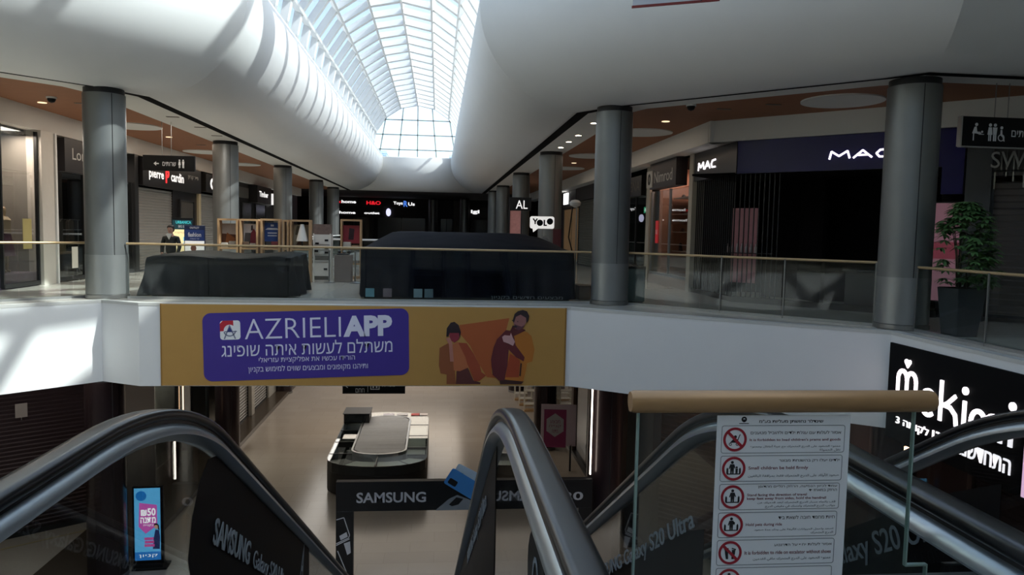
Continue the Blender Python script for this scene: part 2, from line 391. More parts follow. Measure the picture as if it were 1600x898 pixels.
# --- glazed gable at the far end
gb = sroot('window_1', (CX, 57, 6.5)); fg = Fr((CX, 57.0, 0), (1, 0, 0)); gm = mat('grey glazing bars', '8f9898', .5)
ao = [(R*sin(a), 7.6+R*cos(a)) for a in angs]
b = MB(fg); b.prism([(-3.56, 6.45)] + ao + [(3.56, 6.45)], -.16, -.15); b.build('pane', glassr, gb, smooth=False)
b = MB(fg); b.prism(ao + [(x*.95, 7.6+(z-7.6)*.95) for x, z in reversed(ao)], -.2, .02); b.box(-3.5, 3.5, 6.45, 6.56, -.2, .02); b.build('frame', gm, gb, smooth=False)
for x0, x1, zt in ((-2.95, -2.35, 10.05), (-1.47, -1.05, 10.9), (0, 0, 11.05), (1.47, 1.05, 10.9), (2.95, 2.35, 10.05)):
    b = MB(fg); b.add([(x0-.045, 6.5, -.1), (x0+.045, 6.5, -.1), (x1+.045, zt, -.1), (x1-.045, zt, -.1), (x0-.045, 6.5, 0), (x0+.045, 6.5, 0), (x1+.045, zt, 0), (x1-.045, zt, 0)],
        [(0, 3, 2, 1), (4, 5, 6, 7), (0, 1, 5, 4), (1, 2, 6, 5), (2, 3, 7, 6), (3, 0, 4, 7)]); b.build('mullion', gm, gb, smooth=False)
for z, w in ((7.6, 3.45), (8.7, 3.3), (9.8, 2.75)):
    b = MB(fg); b.box(-w, w, z-.04, z+.04, -.1, 0); b.build('transom', gm, gb, smooth=False)

# --- columns
def column(x, y, nm, z0=0., z1=4.5, r=.43, m=colm, mb=colb, bh=.95):
    c = sroot(nm, (x, y, z0))
    b = MB(); b.cyl((x, y), r, z0+bh, z1-.12, 48); b.build('shaft', m, c)
    b = MB(); b.cyl((x, y), r-.02, z1-.12, z1, 48); b.build('shadow_gap', charcoal, c)
    b = MB(); b.cyl((x, y), r+.006, z0+.1, z0+bh, 48); b.build('base_cladding', mb, c)
    b = MB(); b.lathe((x, y), [(r-.01, z0), (r+.02, z0+.01), (r+.02, z0+.09), (r-.01, z0+.1)], 48); b.build('base_ring', steel, c)
    a = atan2(-y, -x)+.35; b = MB(); b.box(x+cos(a)*r-.006, x+cos(a)*r+.006, y+sin(a)*r-.006, y+sin(a)*r+.006, z0+bh, z1-.13); b.build('seam', charcoal, c, smooth=False)
    return c
ul = [(-7.2, 17.1), (-7.3, 26.7), (-7.3, 36.2), (-7.35, 46.2), (-7.4, 53.8)]; ur = [(3.98, 17.0), (4.0, 26.8), (4.0, 36.5), (4.0, 46.8), (3.9, 53.0)]
for i, (x, y) in enumerate(ul + ur + [(8.55, 12.95), (2.3, 66.7), (-.5, 69.0)]): column(x, y, 'column_%d' % (i+1), r=.45 if i == 10 else .42)
lowc = mat('dark maroon column cladding', '2b2022', .25, .2, var=.1)
for i, (x, y) in enumerate([(-7.3, 17.1)] + ul[1:4] + ur[:4] + [(8.55, 12.95)]): column(x, y, 'column_%d' % (i+20), ZL, -1.7, .41, lowc, lowc)

# pale towers seen through the glazed gable
for i, (x0, x1, y, h, c) in enumerate(((-16.5, -11, 160, 25.5, '8fb4d8'), (-10.4, -5.2, 175, 24.5, '9fc0e0'), (2.3, 6.5, 165, 25.5, '86aedb'))):
    t = thing('tower_block', ['leftmost pale blue glass tower seen through the far glazed gable', 'second pale blue tower seen through the far glazed gable', 'pale blue tower at the right edge of the far glazed gable'][i], 'building', ((x0+x1)/2, y, ZL)); f = Fr((0, y, 0), (1, 0, 0))
    MB(f).box(x0, x1, ZL, h-8, -6, 0).build('facade', mat('tower glass '+c, c, .3, var=.1, scale=.4), t, smooth=False); MB(f).box(x0-.1, x1+.1, h-8, h-7.4, -6.1, .1).build('parapet', mat('tower parapet', 'b9cfe2', .5), t, smooth=False)
    for k in range(10): MB(f).box(x0, x1, ZL+k*2.6, ZL+k*2.6+.25, 0, .06).build('floor_band', mat('tower parapet', 'b9cfe2', .5), t, smooth=False)
# ================================================================ ESCALATORS
AL = radians(31.5)
def rail_path(zt=.98, Ys=2.35, Rr=2.7):
    P = []
    for k in range(0, 9): a = pi*k/8; P.append((.75-.34*sin(a), zt-.34-.34*cos(a)))          # newel turn
    P += [(.75+(Ys-.75)*k/4, zt) for k in range(1, 5)]
    P += [(Ys+Rr*sin(AL*k/14), zt-Rr*(1-cos(AL*k/14))) for k in range(1, 15)]
    y0, z0 = P[-1]; zb = ZL+zt; L = (z0-zb-Rr*(1-cos(AL)))/sin(AL)
    P += [(y0+L*cos(AL)*k/8, z0-L*sin(AL)*k/8) for k in range(1, 9)]
    y1, z1 = P[-1]
    P += [(y1+Rr*(sin(AL)-sin(AL*(1-k/10))), zb+Rr*(1-cos(AL*(1-k/10)))) for k in range(1, 11)]
    ye = P[-1][0]+.25; P.append((ye, zb))
    P += [(ye+.34*sin(pi*k/8), zb-.34+.34*cos(pi*k/8)) for k in range(1, 9)]
    return P
RP = rail_path(); TOP = RP[8:-8]
hand_prof = [(-.042, -.012), (-.034, -.002), (-.018, .0), (.018, .0), (.034, -.002), (.042, -.012), (.042, -.032), (.032, -.042), (-.032, -.042), (-.042, -.032)]
def rect(w, n0, n1): return [(-w/2, n0), (-w/2, n1), (w/2, n1), (w/2, n0)]
alud = mat('escalator profile aluminium', 'a3abb0', .3, .8, var=.04)
vinyl = mat('black printed film', '070709', .5, var=.05, spec=.15)
vlet = mat('grey printed letters', '8f979d', .5, var=.04)
blk = mat('black plastic', '111113', .4)
def escalator(xl, xr, label):
    e = thing('escalator', label, 'escalator', ((xl+xr)/2, 2.0, 0))
    for x in (xl, xr):
        MB().sweep(x, RP, hand_prof).build('handrail', rubber, e, ang=50)
        g = MB().sweep(x, TOP, rect(.05, -.056, -.042)).build('rail_guide', blk, e)
        MB().sweep(x, TOP, [(-.028, -.056), (-.052, -.082), (-.055, -.098), (-.02, -.125), (.02, -.125), (.055, -.098), (.052, -.082), (.028, -.056)]).build('glass_profile', alud, e, ang=50)
        MB().sweep(x, TOP, rect(.012, -.80, -.115)).build('balustrade_glass', glassb, e)
        MB().sweep(x, TOP, rect(.05, -1.0, -.80)).build('skirt', alud, e)
    b = MB(); y0 = 3.3; n = 26; run = .315; rise = (-ZL)/n*1.0
    for k in range(n):
        b.box(xl+.12, xr-.12, y0+run*1.25*k, y0+run*1.25*(k+1), -rise*(k+1)-.35, -rise*(k+1))
    yb = y0+run*1.25*n
    b.build('steps', charcoal, e, smooth=False)
    MB().box(xl+.09, xr-.09, .3, y0, -.05, .008).build('landing_plate', steel, e, smooth=False)
    MB().box(xl+.09, xr-.09, yb, yb+2.4, ZL, ZL+.03).build('landing_plate', steel, e, smooth=False)
    tr = MB(); pr = [(1.79, -.06), (3.3, -.06), (yb+.3, ZL-.0), (yb-1.2, ZL-.0), (1.79, -1.4)]
    for x in (xl-.085, xr+.07): tr.add([(x, y, z) for y, z in pr] + [(x+.015, y, z) for y, z in pr], [tuple(range(5)), tuple(range(5, 10))] + [(i, (i+1) % 5, 5+(i+1) % 5, 5+i) for i in range(5)])
    tr.build('truss_cladding', charcoal, e, smooth=False)
    return e
e1 = escalator(-1.05, .295, 'left escalator going down, its black handrails left and right of the lower hall')
e2 = escalator(1.27, 2.8, 'right escalator going down, behind the glass guard with the safety notice')
cA, sA = cos(AL), sin(AL)
def film(x, par, out, pts):       # black film on the face of a balustrade pane
    b = MB(); d0, d1 = (x+.007*out, x+.009*out); n = len(pts)
    b.add([(d0, y, z) for y, z in pts] + [(d1, y, z) for y, z in pts], [tuple(range(n)), tuple(range(n, 2*n))] + [(i, (i+1) % n, n+(i+1) % n, n+i) for i in range(n)])
    return b.build('printed_film', vinyl, par, smooth=False)
def railz(y, dn):                 # height on the incline, dn below the handrail top
    P = TOP; 
    for a, b in zip(P, P[1:]):
        if a[0] <= y <= b[0]: return a[1]+(b[1]-a[1])*(y-a[0])/(b[0]-a[0]) + dn/ (cA if y > 3.2 else 1-.15*max(0, (y-2.35)/.85))
    return P[-1][1]+dn
def incl(y0, y1, near=True):
    up = [(y0+(y1-y0)*k/14, railz(y0+(y1-y0)*k/14, -.118)) for k in range(15)]; dn = [(y, railz(y, -.79)) for y, _ in up]
    return up, dn
up, dn = incl(3.62, 6.2); film(-1.05, e1, 1, up + dn[::-1] + [(3.3, railz(3.3, -.79)), (3.2, .2), (3.26, .36), (3.36, .48), (3.5, .545)])
f1 = Fr((-1.04, 3.52, .13), (0, cA, -sA), (0, sA, cA)); f1.n = Vector((1, 0, 0))
lettering('lettering', f1, vlet, e1, ('SAMSUNG', 0, .78, 0, .125, dict(bold=.02)), ('Galaxy S20 Ultra', .88, 2.0, -.03, .10))
lettering('lettering', Fr((-1.04, 5.75, -1.13), (0, cA, -sA), (0, sA, cA)), vlet, e1, ('A', 0, .14, 0, .3, dict(d=0, th=.002)))
up, dn = incl(3.44, 8.5); film(.295, e1, -1, up + dn[::-1])
f2 = Fr((.284, 6.0, -1.17), (0, -cA, sA), (0, sA, cA))
lettering('lettering', f2, vlet, e1, ('SAMSUNG Galaxy S20 Ultra', 0, 2.45, 0, .13, dict(bold=.01)))
ov = [(2.0+.2*cos(2*pi*k/20), .62+.16*sin(2*pi*k/20)) for k in range(20)]; film(.295, e1, -1, ov)
b = MB(Fr((.284, 2.0, .6), (0, -1, 0))); b.ring(circ(0, 0, .055, 16, .1), circ(0, 0, .07, 16, .115), 0, .002); b.build('lettering', vlet, e1, smooth=False)
up, dn = incl(3.3, 7.6)
film(1.27, e2, -1, [(y, z-.42) for y, z in up] + [(y, z) for y, z in dn[::-1]])
lettering('lettering', Fr((1.259, 5.35, -1.01), (0, -cA, sA), (0, sA, cA)), vlet, e2, ('SAMSUNG Galaxy S20 Ultra', -.25, 2.3, 0, .12, dict(bold=.01)))
up, dn = incl(3.35, 8.0); film(2.8, e2, -1, [(y, z-.22) for y, z in up] + dn[::-1])
lettering('lettering', Fr((2.789, 4.86, -.70), (0, -cA, sA), (0, sA, cA)), vlet, e2, ('Galaxy S20 Ultra', 0, 1.42, -.04, .145, dict(bold=.008)))

# ================================================================ GLASS GUARD AND SAFETY NOTICE
YG = 1.72
g = thing('glass_guard', 'clear glass guard with a thick brass handrail between the two escalators', 'guard', (.85, YG, 0))
b = MB(Fr((0, YG, 1.215), (0, 1, 0), (0, 0, 1)))
MB().tube([(.462, YG, 1.222), (.47, YG, 1.222), (1.222, YG, 1.222), (1.232, YG, 1.222)], [.024, .027, .027, .024], 24).build('handrail', brassg, g)
b = MB(Fr((0, YG, 0), (1, 0, 0))); b.prism([(.485, .02), (1.238, .02), (1.238, .80), (1.182, .80), (1.182, 1.205), (.485, 1.205)], -.006, .006); b.build('glass_panel', glass, g, smooth=False)
edge = mat('green glass edge', '8ba39b', .2, var=.02)
for q in ((.480, .4848, .02, 1.2), (1.1822, 1.186, .805, 1.2), (1.1822, 1.242, .8002, .805), (1.2382, 1.242, .02, .80)):
    b = MB(Fr((0, YG, 0), (1, 0, 0))); b.box(*q, -.006, .006); b.build('glass_edge', edge, g, smooth=False)
b = MB(); b.box(.47, 1.24, YG-.03, YG+.03, 0, .06); b.build('floor_channel', alu, g, smooth=False)
YS = YG-.0085
s = thing('safety_notice', 'white escalator safety notice with red ringed pictograms taped to the glass guard', 'sign', (.84, YS, .3))
fs = Fr((.675, YS, 1.19), (1, 0, 0)); SW, SH = .338, .92
pap = mat('white sign board', 'eceef1', .5, var=.02); ink = mat('black ink', '17181c', .6); red = mat('red ring', 'a3182c', .5); maroon = mat('maroon ink', '6d2634', .6); gl = mat('grey rule', '6f747a', .6)
b = MB(fs); b.box(0, SW, -SH, 0, 0, .002); b.build('board', pap, s, smooth=False)
rows = [(-.0245, -.093), (-.099, -.163), (-.169, -.234), (-.240, -.303), (-.309, -.373), (-.379, -.443), (-.449, -.513)]
TX = [([('אסור לעלות עם עגלת ילדים ולהוביל מטענים', .085, .315, -.0385, -.0465)], [("It is forbidden to load children's prams and goods", .083, .315, -.057, -.065)], [('ممنوع الصعود على الدرج المتحرك مع عربة أطفال وممنوع', .085, .315, -.073, -.081), ('نقل الحمولة', .262, .315, -.083, -.09)]),
      ([('ילדים יעלו רק בהשגחת מבוגר', .16, .315, -.108, -.117)], [('Small children be held firmly', .083, .235, -.126, -.136)], [('صعود الأولاد على الدرج المتحرك فقط بمرافقة البالغين', .083, .315, -.145, -.155)]),
      ([('עמוד לכיוון הנסיעה, הרחק רגליים מהדופן', .11, .312, -.173, -.181), ('החזק במאחז יד', .24, .312, -.184, -.192)], [('Stand facing the direction of travel', .083, .235, -.194, -.202), ('keep feet away from sides, hold the handrail', .083, .285, -.203, -.211)], [('قف باتجاه مسار الدرج المتحرك ابعد قدميك عن', .11, .31, -.214, -.221), ('جوانب الدرج المتحرك وامسك في مقبض الدرج', .13, .31, -.223, -.231)]),
      ([('חיות מחמד חובה לשאת ביד', .165, .31, -.25, -.259)], [('Hold pets during ride', .083, .175, -.268, -.277)], [('اصعد واحمل الحيوانات الأليفة على يدك مدة صعود', .105, .308, -.281, -.288), ('الدرج المتحرك', .25, .308, -.291, -.299)]),
      ([('אסור לעלות יחף על הדרגנוע', .158, .306, -.32, -.329)], [('It is forbidden to ride on escalator without shoes', .083, .305, -.338, -.347)], [('ممنوع الصعود على الدرج المتحرك حافي القدمين', .105, .305, -.355, -.364)])]
for i, (t, bt) in enumerate(rows):
    bo = MB(fs); rg = MB(fs); pk = MB(fs); o = rrect(.012, .325-.003*i, bt, t, .006); n = rrect(.0132, .3238-.003*i, bt+.0012, t-.0012, .005); bo.ring(n, o, .002, .0026)
    c = (.046, (t+bt)/2); rg.ring(circ(*c, .0235, 36), circ(*c, .0295, 36), .002, .003)
    def P_(pts): pk.prism([(c[0]+x, c[1]+y) for x, y in pts], .002, .0026)
    def C_(x, y, r, n=14): pk.prism(circ(c[0]+x, c[1]+y, r, n), .002, .0026)
    if i in (0, 4, 6):
        w = .0025; k = .7071*.0245; rg.prism([(c[0]-k-w, c[1]+k-w), (c[0]+k-w, c[1]-k-w), (c[0]+k+w, c[1]-k+w), (c[0]-k+w, c[1]+k+w)], .0027, .0033)
    if i == 0:
        for x in (-.011, .006): pk.ring(circ(c[0]+x, c[1]-.012, .0022, 12), circ(c[0]+x, c[1]-.012, .0036, 12), .002, .0026)
        P_([(-.012, -.008), (.006, -.008), (.009, .0), (-.004, .001)]); P_([(.006, -.006), (.0135, .012), (.0115, .0125), (.004, -.006)]); C_(.001, .0065, .0036); P_([(-.002, .003), (.003, .004), (.004, -.002), (-.004, -.002)])
    elif i == 4:
        for sx in (-1, 1):
            P_([(sx*.004, -.016), (sx*.010, -.016), (sx*.0125, -.002), (sx*.0135, .007), (sx*.0045, .007), (sx*.005, -.004)])
            for q in range(4): C_(sx*(.0055+.0026*q), .0105-.0008*q, .0016)
    else:
        P_([(-.017, -.0145), (.017, -.0145), (.017, -.012), (-.017, -.012)])
        for sx in (-1, 1): P_([(sx*.0135, -.012), (sx*.018, -.012), (sx*.018, -.001), (sx*.016, .003), (sx*.0135, -.001)])
        hx = -.004 if i == 1 else .0
        C_(hx, .0155, .0036); P_([(hx-.005, .011), (hx+.005, .011), (hx+.0045, -.001), (hx+.004, -.012), (hx+.0008, -.012), (hx, -.003), (hx-.0008, -.012), (hx-.004, -.012), (hx-.0045, -.001)])
        P_([(hx-.005, .011), (hx-.0085, .0), (hx-.0065, -.001), (hx-.004, .006)]); P_([(hx+.005, .011), (hx+.0085, .001), (hx+.0065, .0), (hx+.004, .006)])
        if i == 1: C_(.0075, .003, .0026); P_([(.0045, .0), (.0105, .0), (.010, -.012), (.0078, -.012), (.0075, -.006), (.0072, -.012), (.005, -.012)])
        if i == 3: C_(.006, .005, .0032)
    bo.build('row_border', gl, s, smooth=False); rg.build('prohibition_ring', red, s, smooth=False); pk.build('pictogram', ink, s, smooth=False)
hb, en, ar = [], [], []
for h, e, a in TX: hb += h; en += e; ar += a
fx = lambda L: [(t, x0, x1, min(z0, z1), max(z0, z1)) for t, x0, x1, z0, z1 in L]
lettering('lettering', fs, ink, s, ('שינדלר נחושתן מעליות בע"מ', .105, .268, -.0205, -.0105, dict(bold=.018)), *fx(hb), d=.002, th=.0004)
lettering('lettering', fs, maroon, s, *fx(en), d=.002, th=.0004, bold=.012)
lettering('lettering', fs, gl, s, *fx(ar), d=.002, th=.0004, bold=.01)
b = MB(fs); b.ring(circ(.067, -.0095, .0028, 20), circ(.067, -.0095, .0068, 20), .002, .0026); b.prism([(.0645, -.0165), (.0695, -.0165), (.0695, -.0095), (.0645, -.0095)], .002, .0026); b.box(.055, .079, -.0205, -.0188, .002, .0026); b.build('emblem', ink, s, smooth=False)

# ================================================================ GLASS RAILINGS ALONG THE VOID
post_m = mat('railing post', '7c7a76', .4, .5)
def railing(label, P0, P1, panels, posts=(), top=1.22, m=brass, r=.026):
    P0, P1 = Vector((*P0, 0)), Vector((*P1, 0)); L = (P1-P0).length; f = Fr(P0, P1-P0)
    t = thing('glass_railing', label, 'railing', tuple((P0+P1)/2))
    MB().tube([tuple(f.p(-.01, top-r)), tuple(f.p(L+.01, top-r))], r, 12).build('top_rail', m, t)
    for i in range(panels):
        b = MB(f); b.box(L*i/panels+.01, L*(i+1)/panels-.01, .03, top-2*r, -.006, .006); b.build('glass_panel', glass, t, smooth=False)
    b = MB(f); b.box(0, L, 0, .05, -.03, .03); b.build('base_channel', alu, t, smooth=False)
    for a in posts:
        b = MB(f); b.box(a-.014, a+.014, 0, top-r, .008, .03); b.build('post', post_m, t, smooth=False)
    return t
railing('long glass railing across the front, over the purple and orange banner', (-6.74, 17.0), (3.52, 17.0), 6)
railing('glass railing on the right in front of the black cosmetics shop', (4.4, 16.85), (8.2, 13.2), 3, (2.22, 3.55, 5.24))
railing('glass railing at far right in front of the potted plant', (8.52, 12.48), (8.45, 4), 5, (.0, 1.75, 2.9, 5.2), 1.17)
railing('glass railing on the left with the pale mannequin window behind it', (-11.6, 13.2), (-7.55, 17.2), 4, (3.85,))
railing('white far railing across the gallery behind the display stands', (-6.4, 32.1), (3.1, 32.1), 6, (), 1.2, white, .04)
railing('farther left railing beside the far void', (-6.4, 32.2), (-6.4, 53), 8, (), 1.2, white, .03)
railing('farther right railing beside the far void', (3.1, 32.2), (3.1, 53), 8, (), 1.2, white, .03)

# ================================================================ BANNER ON THE BRIDGE
def pcol(c, k=.40): return tuple(int(255*min(1, (12.92*v if v <= .0031308 else 1.055*v**(1/2.4)-.055))) for v in [min(.9, x/k) for x in lin(c)])
def pmat(n, c, k=.40): return mat(n, pcol(c, k), .6, var=.05, scale=3)
bn = thing('banner', 'wide ochre app banner with a purple panel and two models on the white bridge front', 'banner', (-1.43, 15.93, -1.7))
fb = Fr((0, 15.918, 0), (1, 0, 0))
b = MB(fb); b.prism([(-5.67, -.005), (-5.66, -1.705), (2.80, -1.705), (2.77, -.005)][::-1], 0, .008); b.build('fabric', pmat('ochre print', '7a5c2e'), bn, smooth=False)
b = MB(fb); b.box(-5.68, -5.655, -1.71, 0, 0, .014); b.box(2.765, 2.80, -1.71, 0, 0, .014); b.build('side_hem', pmat('ochre hem', '65491f'), bn, smooth=False)
fp = Fr(fb.p(-2.71, -.83, .008), (1, 0, .036), (-.02, 0, 1))
b = MB(fp); b.prism(rrect(-2.12, 2.12, -.715, .715, .17, 8), 0, .006); b.build('purple_panel', pmat('purple print', '281c5c', .38), bn, smooth=False)
pl = pmat('lilac print', '9a9abf', .42)
lettering('lettering', fp, pl, bn, ('AZRIELI', -1.27, .70, .15, .57, dict(bold=-.012)), ('APP', .75, 1.77, .14, .585, dict(bold=.05)), d=.006)
lettering('lettering', fp, pl, bn, ('משתלם לעשות איתה שופינג', -1.75, 1.77, -.21, .085), ('הורידו עכשיו את אפליקציית עזריאלי', -1.0, .98, -.385, -.235), ('ותיהנו מקופונים ומבצעים שווים למימוש בקניון', -1.22, 1.25, -.58, -.42), d=.006)
b = MB(fp); b.prism(rrect(-1.77, -1.36, .15, .55, .06), .006, .008); ic = b.build('app_icon', pmat('icon white', 'a9b0bd', .42), bn, smooth=False)
b = MB(fp); c0 = (-1.575, .345); arc = lambda r, a0, a1, n=14: [(c0[0]+r*cos(radians(a0+(a1-a0)*k/n)), c0[1]+r*sin(radians(a0+(a1-a0)*k/n))) for k in range(n+1)]
b.prism(arc(.12, 50, 185) + [(-1.77, .33), (-1.77, .49), (-1.71, .55), (-1.50, .55)], .008, .010); b.build('icon_mark', pmat('icon red', '861722', .42), ic, smooth=False)
b = MB(fp); b.prism(arc(.13, 195, 355) + arc(.105, 195, 355)[::-1], .008, .010)
for q in ([(-1.70, .17), (-1.675, .16), (-1.565, .44), (-1.58, .46)], [(-1.45, .17), (-1.475, .16), (-1.585, .44), (-1.57, .46)], [(-1.68, .31), (-1.43, .31), (-1.43, .33), (-1.68, .33)]): b.prism(q, .008, .010)
b.build('icon_mark', pmat('icon grey', '565a6a', .42), ic, smooth=False)
b = MB(fp); b.prism([(-1.63, .31), (-1.52, .31), (-1.575, .42)], .009, .012); b.build('icon_mark', pmat('icon navy', '1a2350', .42), ic, smooth=False)
PP = {'triangle':[(0.48,-0.39),(1.55,-0.23),(1.48,-0.52),(1.27,-0.74),(1.19,-1.08),(1.19,-1.44),(1.32,-1.54),(1.09,-1.52),(0.93,-1.26),(0.71,-0.83),(0.5,-0.59)],
'm_trousers':[(1.35,-1.52),(1.48,-1.57),(1.89,-1.61),(1.84,-1.67),(1.38,-1.67)],
'm_dark':[(1.48,-0.49),(1.63,-0.51),(1.7,-0.82),(1.9,-1.08),(1.88,-1.17),(1.71,-1.08),(1.55,-0.91),(1.53,-1.26),(1.47,-1.58),(1.35,-1.59),(1.21,-1.46),(1.17,-1.13),(1.22,-0.87),(1.29,-0.69)],
'm_jacket':[(1.65,-0.6),(1.76,-0.51),(1.94,-0.53),(2.04,-0.62),(2.11,-0.91),(2.07,-1.17),(1.95,-1.21),(1.94,-1.35),(1.88,-1.61),(1.48,-1.57),(1.54,-1.04),(1.57,-0.95),(1.71,-1.08),(1.88,-1.17),(1.9,-1.08),(1.7,-0.84)],
'm_inner':[(1.58,-1.0),(1.71,-1.08),(1.8,-1.15),(1.78,-1.52),(1.49,-1.52),(1.53,-1.26)],
'm_neck':[(1.63,-0.38),(1.69,-0.47),(1.83,-0.45),(1.91,-0.49),(1.78,-0.56),(1.65,-0.62),(1.57,-0.51)],
'm_face':[(1.66,-0.19),(1.77,-0.14),(1.92,-0.22),(1.91,-0.33),(1.85,-0.44),(1.76,-0.49),(1.69,-0.45),(1.64,-0.33)],
'm_hair':[(1.62,-0.29),(1.66,-0.14),(1.73,-0.08),(1.84,-0.05),(1.93,-0.08),(1.98,-0.18),(1.96,-0.28),(1.92,-0.33),(1.91,-0.22),(1.79,-0.15),(1.69,-0.2),(1.65,-0.33)],
'm_beard':[(1.66,-0.35),(1.69,-0.37),(1.75,-0.39),(1.82,-0.41),(1.87,-0.38),(1.85,-0.44),(1.76,-0.49),(1.69,-0.46)],
'm_hand':[(1.4,-0.64),(1.45,-0.6),(1.57,-0.61),(1.59,-0.55),(1.63,-0.65),(1.68,-0.74),(1.64,-0.83),(1.54,-0.78),(1.43,-0.74)],
'w_jacket':[(0.25,-0.78),(0.14,-0.84),(0.06,-0.89),(0.05,-1.26),(0.09,-1.44),(0.22,-1.46),(0.22,-1.67),(0.42,-1.67),(0.38,-1.18),(0.32,-0.83)],
'w_arm':[(0.46,-0.77),(0.64,-0.78),(0.79,-1.0),(0.93,-1.26),(0.97,-1.41),(1.07,-1.48),(0.93,-1.6),(0.82,-1.61),(0.67,-1.26),(0.51,-0.96)],
'w_scarf':[(0.34,-0.81),(0.45,-0.75),(0.62,-1.09),(0.68,-1.31),(0.5,-1.39),(0.37,-1.37)],
'w_skirt':[(0.43,-1.39),(0.67,-1.31),(0.8,-1.59),(0.96,-1.64),(0.94,-1.67),(0.42,-1.67)],
'w_face':[(0.26,-0.56),(0.49,-0.53),(0.47,-0.7),(0.38,-0.77),(0.28,-0.71)],
'w_hair':[(0.2,-0.64),(0.21,-0.46),(0.29,-0.34),(0.37,-0.32),(0.46,-0.39),(0.51,-0.54),(0.49,-0.68),(0.47,-0.56),(0.27,-0.56),(0.25,-0.64)],
'w_hand':[(0.19,-0.68),(0.28,-0.66),(0.33,-0.77),(0.37,-1.18),(0.29,-1.18),(0.26,-0.81)],
'cuff':[(0.95,-1.66),(1.02,-1.55),(1.22,-1.55),(1.34,-1.57),(1.36,-1.67)],
'm_zip':[(1.81,-1.21),(1.84,-1.21),(1.82,-1.5),(1.79,-1.48)],
}
PC = dict(triangle='743a1c', m_trousers='2a1512', m_dark='42171a', m_jacket='7a4a18', m_inner='6c2c16', m_neck='3a1416', m_face='684440', m_hair='1c1214', m_beard='40242a', m_hand='8a6a68',
          w_jacket='5f341c', w_arm='6a2e1a', w_scarf='7a4428', w_skirt='3a1a18', w_face='5c1c24', w_hair='180e12', w_hand='7a5044', cuff='7a5a34', m_zip='241012')
for i, k in enumerate(('triangle', 'cuff', 'w_skirt', 'w_jacket', 'w_arm', 'w_scarf', 'w_face', 'w_hair', 'w_hand', 'm_trousers', 'm_jacket', 'm_inner', 'm_dark', 'm_neck', 'm_face', 'm_beard', 'm_hair', 'm_hand', 'm_zip')):
    b = MB(fb); b.prism(PP[k], .008, .0095+.0012*i); b.build('printed_'+{'t': 'shape', 'c': 'shape', 'w': 'woman', 'm': 'man'}[k[0]], pmat('print '+k, PC[k]), bn, smooth=False)
b = MB(fb)
for x, z in ((1.615, -.275), (1.73, -.30)): b.prism(circ(x, z, .016, 10, .009), .03, .032)
b.prism([(1.62, -.40), (1.67, -.385), (1.73, -.405), (1.70, -.435), (1.65, -.43)], .03, .032); b.build('printed_man', pmat('print m_feature', '20181a'), bn, smooth=False)

# ================================================================ GLOWING SHOP SIGN ON THE RIGHT-HAND SLAB EDGE
FM = Fr((7.985, 0, 0), (0, -1, 0))
sg = thing('shop_sign', 'large black sign with glowing white rounded letters and a heart on the right slab edge', 'sign', (7.98, 10.7, -1.84))
b = MB(FM); b.box(-12.28, -9.2, -1.84, -.17, -.0, .05); b.build('panel', mat('matt black sign', '08080a', .6, spec=.1), sg, smooth=False)
ls = MB(FM)
def stroke(pts, w, d0=.05, d1=.075):
    for i in range(len(pts)-1):
        p, q_ = Vector(pts[i]), Vector(pts[i+1]); t = (q_-p).normalized(); n = Vector((-t.y, t.x))*w/2; e = t*w*.12
        ls.prism([tuple(v) for v in (p-e-n, q_+e-n, q_+e+n, p-e+n)], d0, d1)
def arcp(cx, cy, rx, ry, a0, a1, n=14): return [(cx+rx*cos(radians(a0+(a1-a0)*k/n)), cy+ry*sin(radians(a0+(a1-a0)*k/n))) for k in range(n+1)]
w = .068; zb = -1.20
def em(x0, x1, zt, zb_):          # rounded m of two arches
    m = (x0+x1)/2; r = (x1-x0)/4
    stroke([(x0, zb_)] + arcp(x0+r, zt-r*1.2, r, r*1.2, 180, 0) + [(m, zb_)], w); stroke([(m, zb_)] + arcp(m+r, zt-r*1.2, r, r*1.2, 180, 0) + [(x1, zb_)], w)
em(-11.98, -11.50, -.60, zb)
ls.prism([(-11.74, -.535), (-11.66, -.44), (-11.665, -.40), (-11.69, -.385), (-11.72, -.39), (-11.74, -.415), (-11.76, -.39), (-11.79, -.385), (-11.815, -.40), (-11.82, -.44)][::-1], .05, .075)
stroke(arcp(-11.17, -.99, .17, .2, 0, 310, 26), w); stroke([(-11.34, -.99), (-10.99, -.99)], w*.8)
stroke([(-10.87, zb), (-10.87, -.57)], w); stroke([(-10.86, -.97), (-10.72, -.90), (-10.60, -.80), (-10.545, -.75)], w*.9); stroke([(-10.80, -.94), (-10.65, -.95), (-10.53, -1.04), (-10.50, -1.20)], w)
stroke([(-10.34, zb), (-10.34, -.78)], w); ls.prism(circ(-10.34, -.62, .062), .05, .075)
em(-10.19, -9.60, -.86, zb)
stroke([(-9.41, zb), (-9.41, -.80)], w); ls.prism(circ(-9.41, -.64, .062), .05, .075)
ls.build('lettering', led, sg, smooth=False)
lettering('lettering', FM, led, sg, ('התחדשנו', -10.38, -9.38, -1.60, -1.39, dict(bold=.0)), ('לקומה 3', -11.98, -11.12, -1.57, -1.40, dict(bold=.0)), ('נו', -11.02, -10.84, -1.57, -1.40, dict(bold=.0)), d=.05, th=.02)
pk = thing('lightbox', 'pink glowing panel next to the black sign at the far right edge', 'light panel', (7.98, 8.6, -1.84))
b = MB(FM); b.box(-9.19, -8.0, -1.84, -1.1, 0, .05); b.build('housing', charcoal, pk, smooth=False)
b = MB(FM); b.box(-9.17, -8.02, -1.82, -1.12, .05, .056); b.build('diffuser', mat('pink glow', 'e9b9d8', .5, emit=1.0, var=.03), pk, smooth=False)
